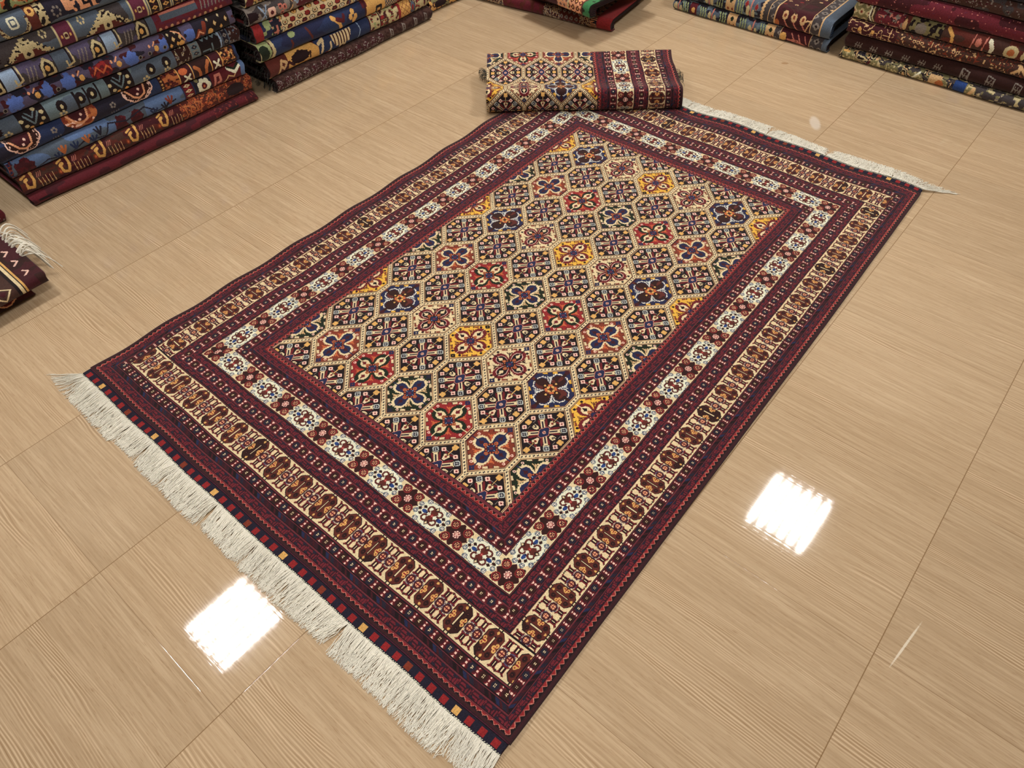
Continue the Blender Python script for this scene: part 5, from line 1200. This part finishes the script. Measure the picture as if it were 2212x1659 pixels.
# ---- small piles at the left edge of the photo
def g_low(w, y, a):
    o = np.full(w.shape, cMAROON, np.int32); o[vnoise(w / 0.04, a / 0.03, 100) > 0.55] = cDBROWN; L = 1.10
    r = np.hypot(w - (L - 0.085), (y - 0.62) * 0.085); th = np.arctan2((y - 0.62), w - (L - 0.085)); R = 0.036 * (0.85 + 0.15 * np.cos(6 * th))
    o[r < R] = cPEACH; o[r < R - 0.008] = cBURG; ell(o, w, y, L - 0.085, 0.62, 0.008, 0.09, cCHOC)
    for dx in (-0.03, -0.018): poly_line(o, w, y, [(L + dx, 0.75), (L + dx - 0.008, 1.0)], 0.003, cPINK)
    rect(o, w, y, L - 0.19, L - 0.16, -0.1, 0.6, cTAN); rect(o, w, y, L - 0.23, L - 0.19, -0.1, 1.2, cBLACK); return o
def g_top(w, y, a):
    L = 1.13; o = np.full(w.shape, cMAROON, np.int32); o[vnoise(w / 0.03, a / 0.03, 101) > 0.6] = cDBROWN
    m = (w > L - 0.115) & (w < L - 0.085); o[m] = cBLACK; o[(w > L - 0.105) & (w < L - 0.094)] = cCREAM; o[(w > L - 0.087) & (w < L - 0.082)] = cGOLD
    m = (w < L - 0.115) & (w > L - 0.30); o[m] = cCHOC
    for k in range(14):
        c = 0.06 + 0.1 * k; q = np.abs(w - (L - 0.165)) + np.abs(a - c); o[m & (np.abs(q - 0.034) < 0.004)] = cCREAM; o[m & (q < 0.016)] = cMAROON; o[m & (np.abs(a - c - 0.05) < 0.006) & (w < L - 0.19)] = cGOLD
    o[(w > L - 0.205) & (w < L - 0.198)] = cCREAM
    for k in range(8): poly_line(o, w, a / 0.085, [(L - 0.055, (0.10 + 0.09 * k) / 0.085), (L - 0.035, (0.12 + 0.09 * k) / 0.085), (L - 0.05, (0.14 + 0.09 * k) / 0.085)], 0.004, cPINK)
    return o
folded('folded_rug', 'folded maroon rug with a peach flower, lower in the left edge pile', 'rugs of the left edge pile', 'rug', (0.485, -0.665), 0, 1.115, 0, 0.062, 0.55, g_low, knot=0.004, bulge=0.022, layers=2, edge=cDBROWN, seed=80, wob=0.003)
g = folded('folded_rug', 'folded dark brown rug with cream border lines, upper in the left edge pile', 'rugs of the left edge pile', 'rug', (0.545, -0.615), 0, 1.13, 0.063, 0.108, 0.60, g_top, knot=0.004, bulge=0.020, layers=2, edge=cDBROWN, seed=81, wob=0.003)
r_ = np.random.default_rng(9); paths, rad = [], []
for i in range(26):
    x0 = r_.uniform(-0.42, -0.16); t = np.linspace(0, 1, 9); L = r_.uniform(0.05, 0.13); le = r_.normal(0.5, 0.4)
    paths.append(np.stack([x0 + le * L * t, 1.13 + L * 0.8 * t - 0.01, 0.104 + 0.05 * r_.uniform(0.3, 1) * np.sin(t * PI * 0.8) - 0.085 * t ** 3], 1)); rad.append(0.0042 * r_.uniform(0.6, 1.2))
V, F = tubes(paths, rad, 5); fo = link('fringe', mesh_np('fringe', V, F), M_FRINGE, g, smooth=True); fo['kind'] = 'stuff'
def h_plain(w, y, a):
    o = np.full(w.shape, cBURG, np.int32); o[vnoise(w / 0.05, a / 0.03, 102) > 0.5] = cMAROON; speck(o, w, a, w > 1.0, [cGREY, cDBROWN], 0.010, 0.2, 103); return o
for k in range(3):
    folded('folded_rug', ['folded burgundy rug just left of the tall stack, bottom of its pile', 'folded burgundy rug just left of the tall stack, middle of its pile', 'folded burgundy rug just left of the tall stack, top of its pile'][k], 'burgundy rugs at the left edge', 'rug', (-0.10 + 0.004 * k, -0.60), 0, 1.208 - 0.01 * k, 0.078 * k, 0.078 * k + 0.077, 0.6, h_plain, knot=0.006, bulge=0.03, layers=2, edge=cMAROON, seed=90 + k, wob=0.003)

# ------------------------------------------------------------------ world and view
wd = bpy.data.worlds.new('world'); SC.world = wd; wd.use_nodes = True
wd.node_tree.nodes['Background'].inputs[0].default_value = (1.0, 0.95, 0.88, 1); wd.node_tree.nodes['Background'].inputs[1].default_value = 0.1
SC.view_settings.view_transform = 'Standard'; SC.view_settings.look = 'None'
SC.view_settings.exposure = -0.10; SC.view_settings.gamma = 1.0; SC.view_settings.use_curve_mapping = False
SC.cycles.use_denoising = True
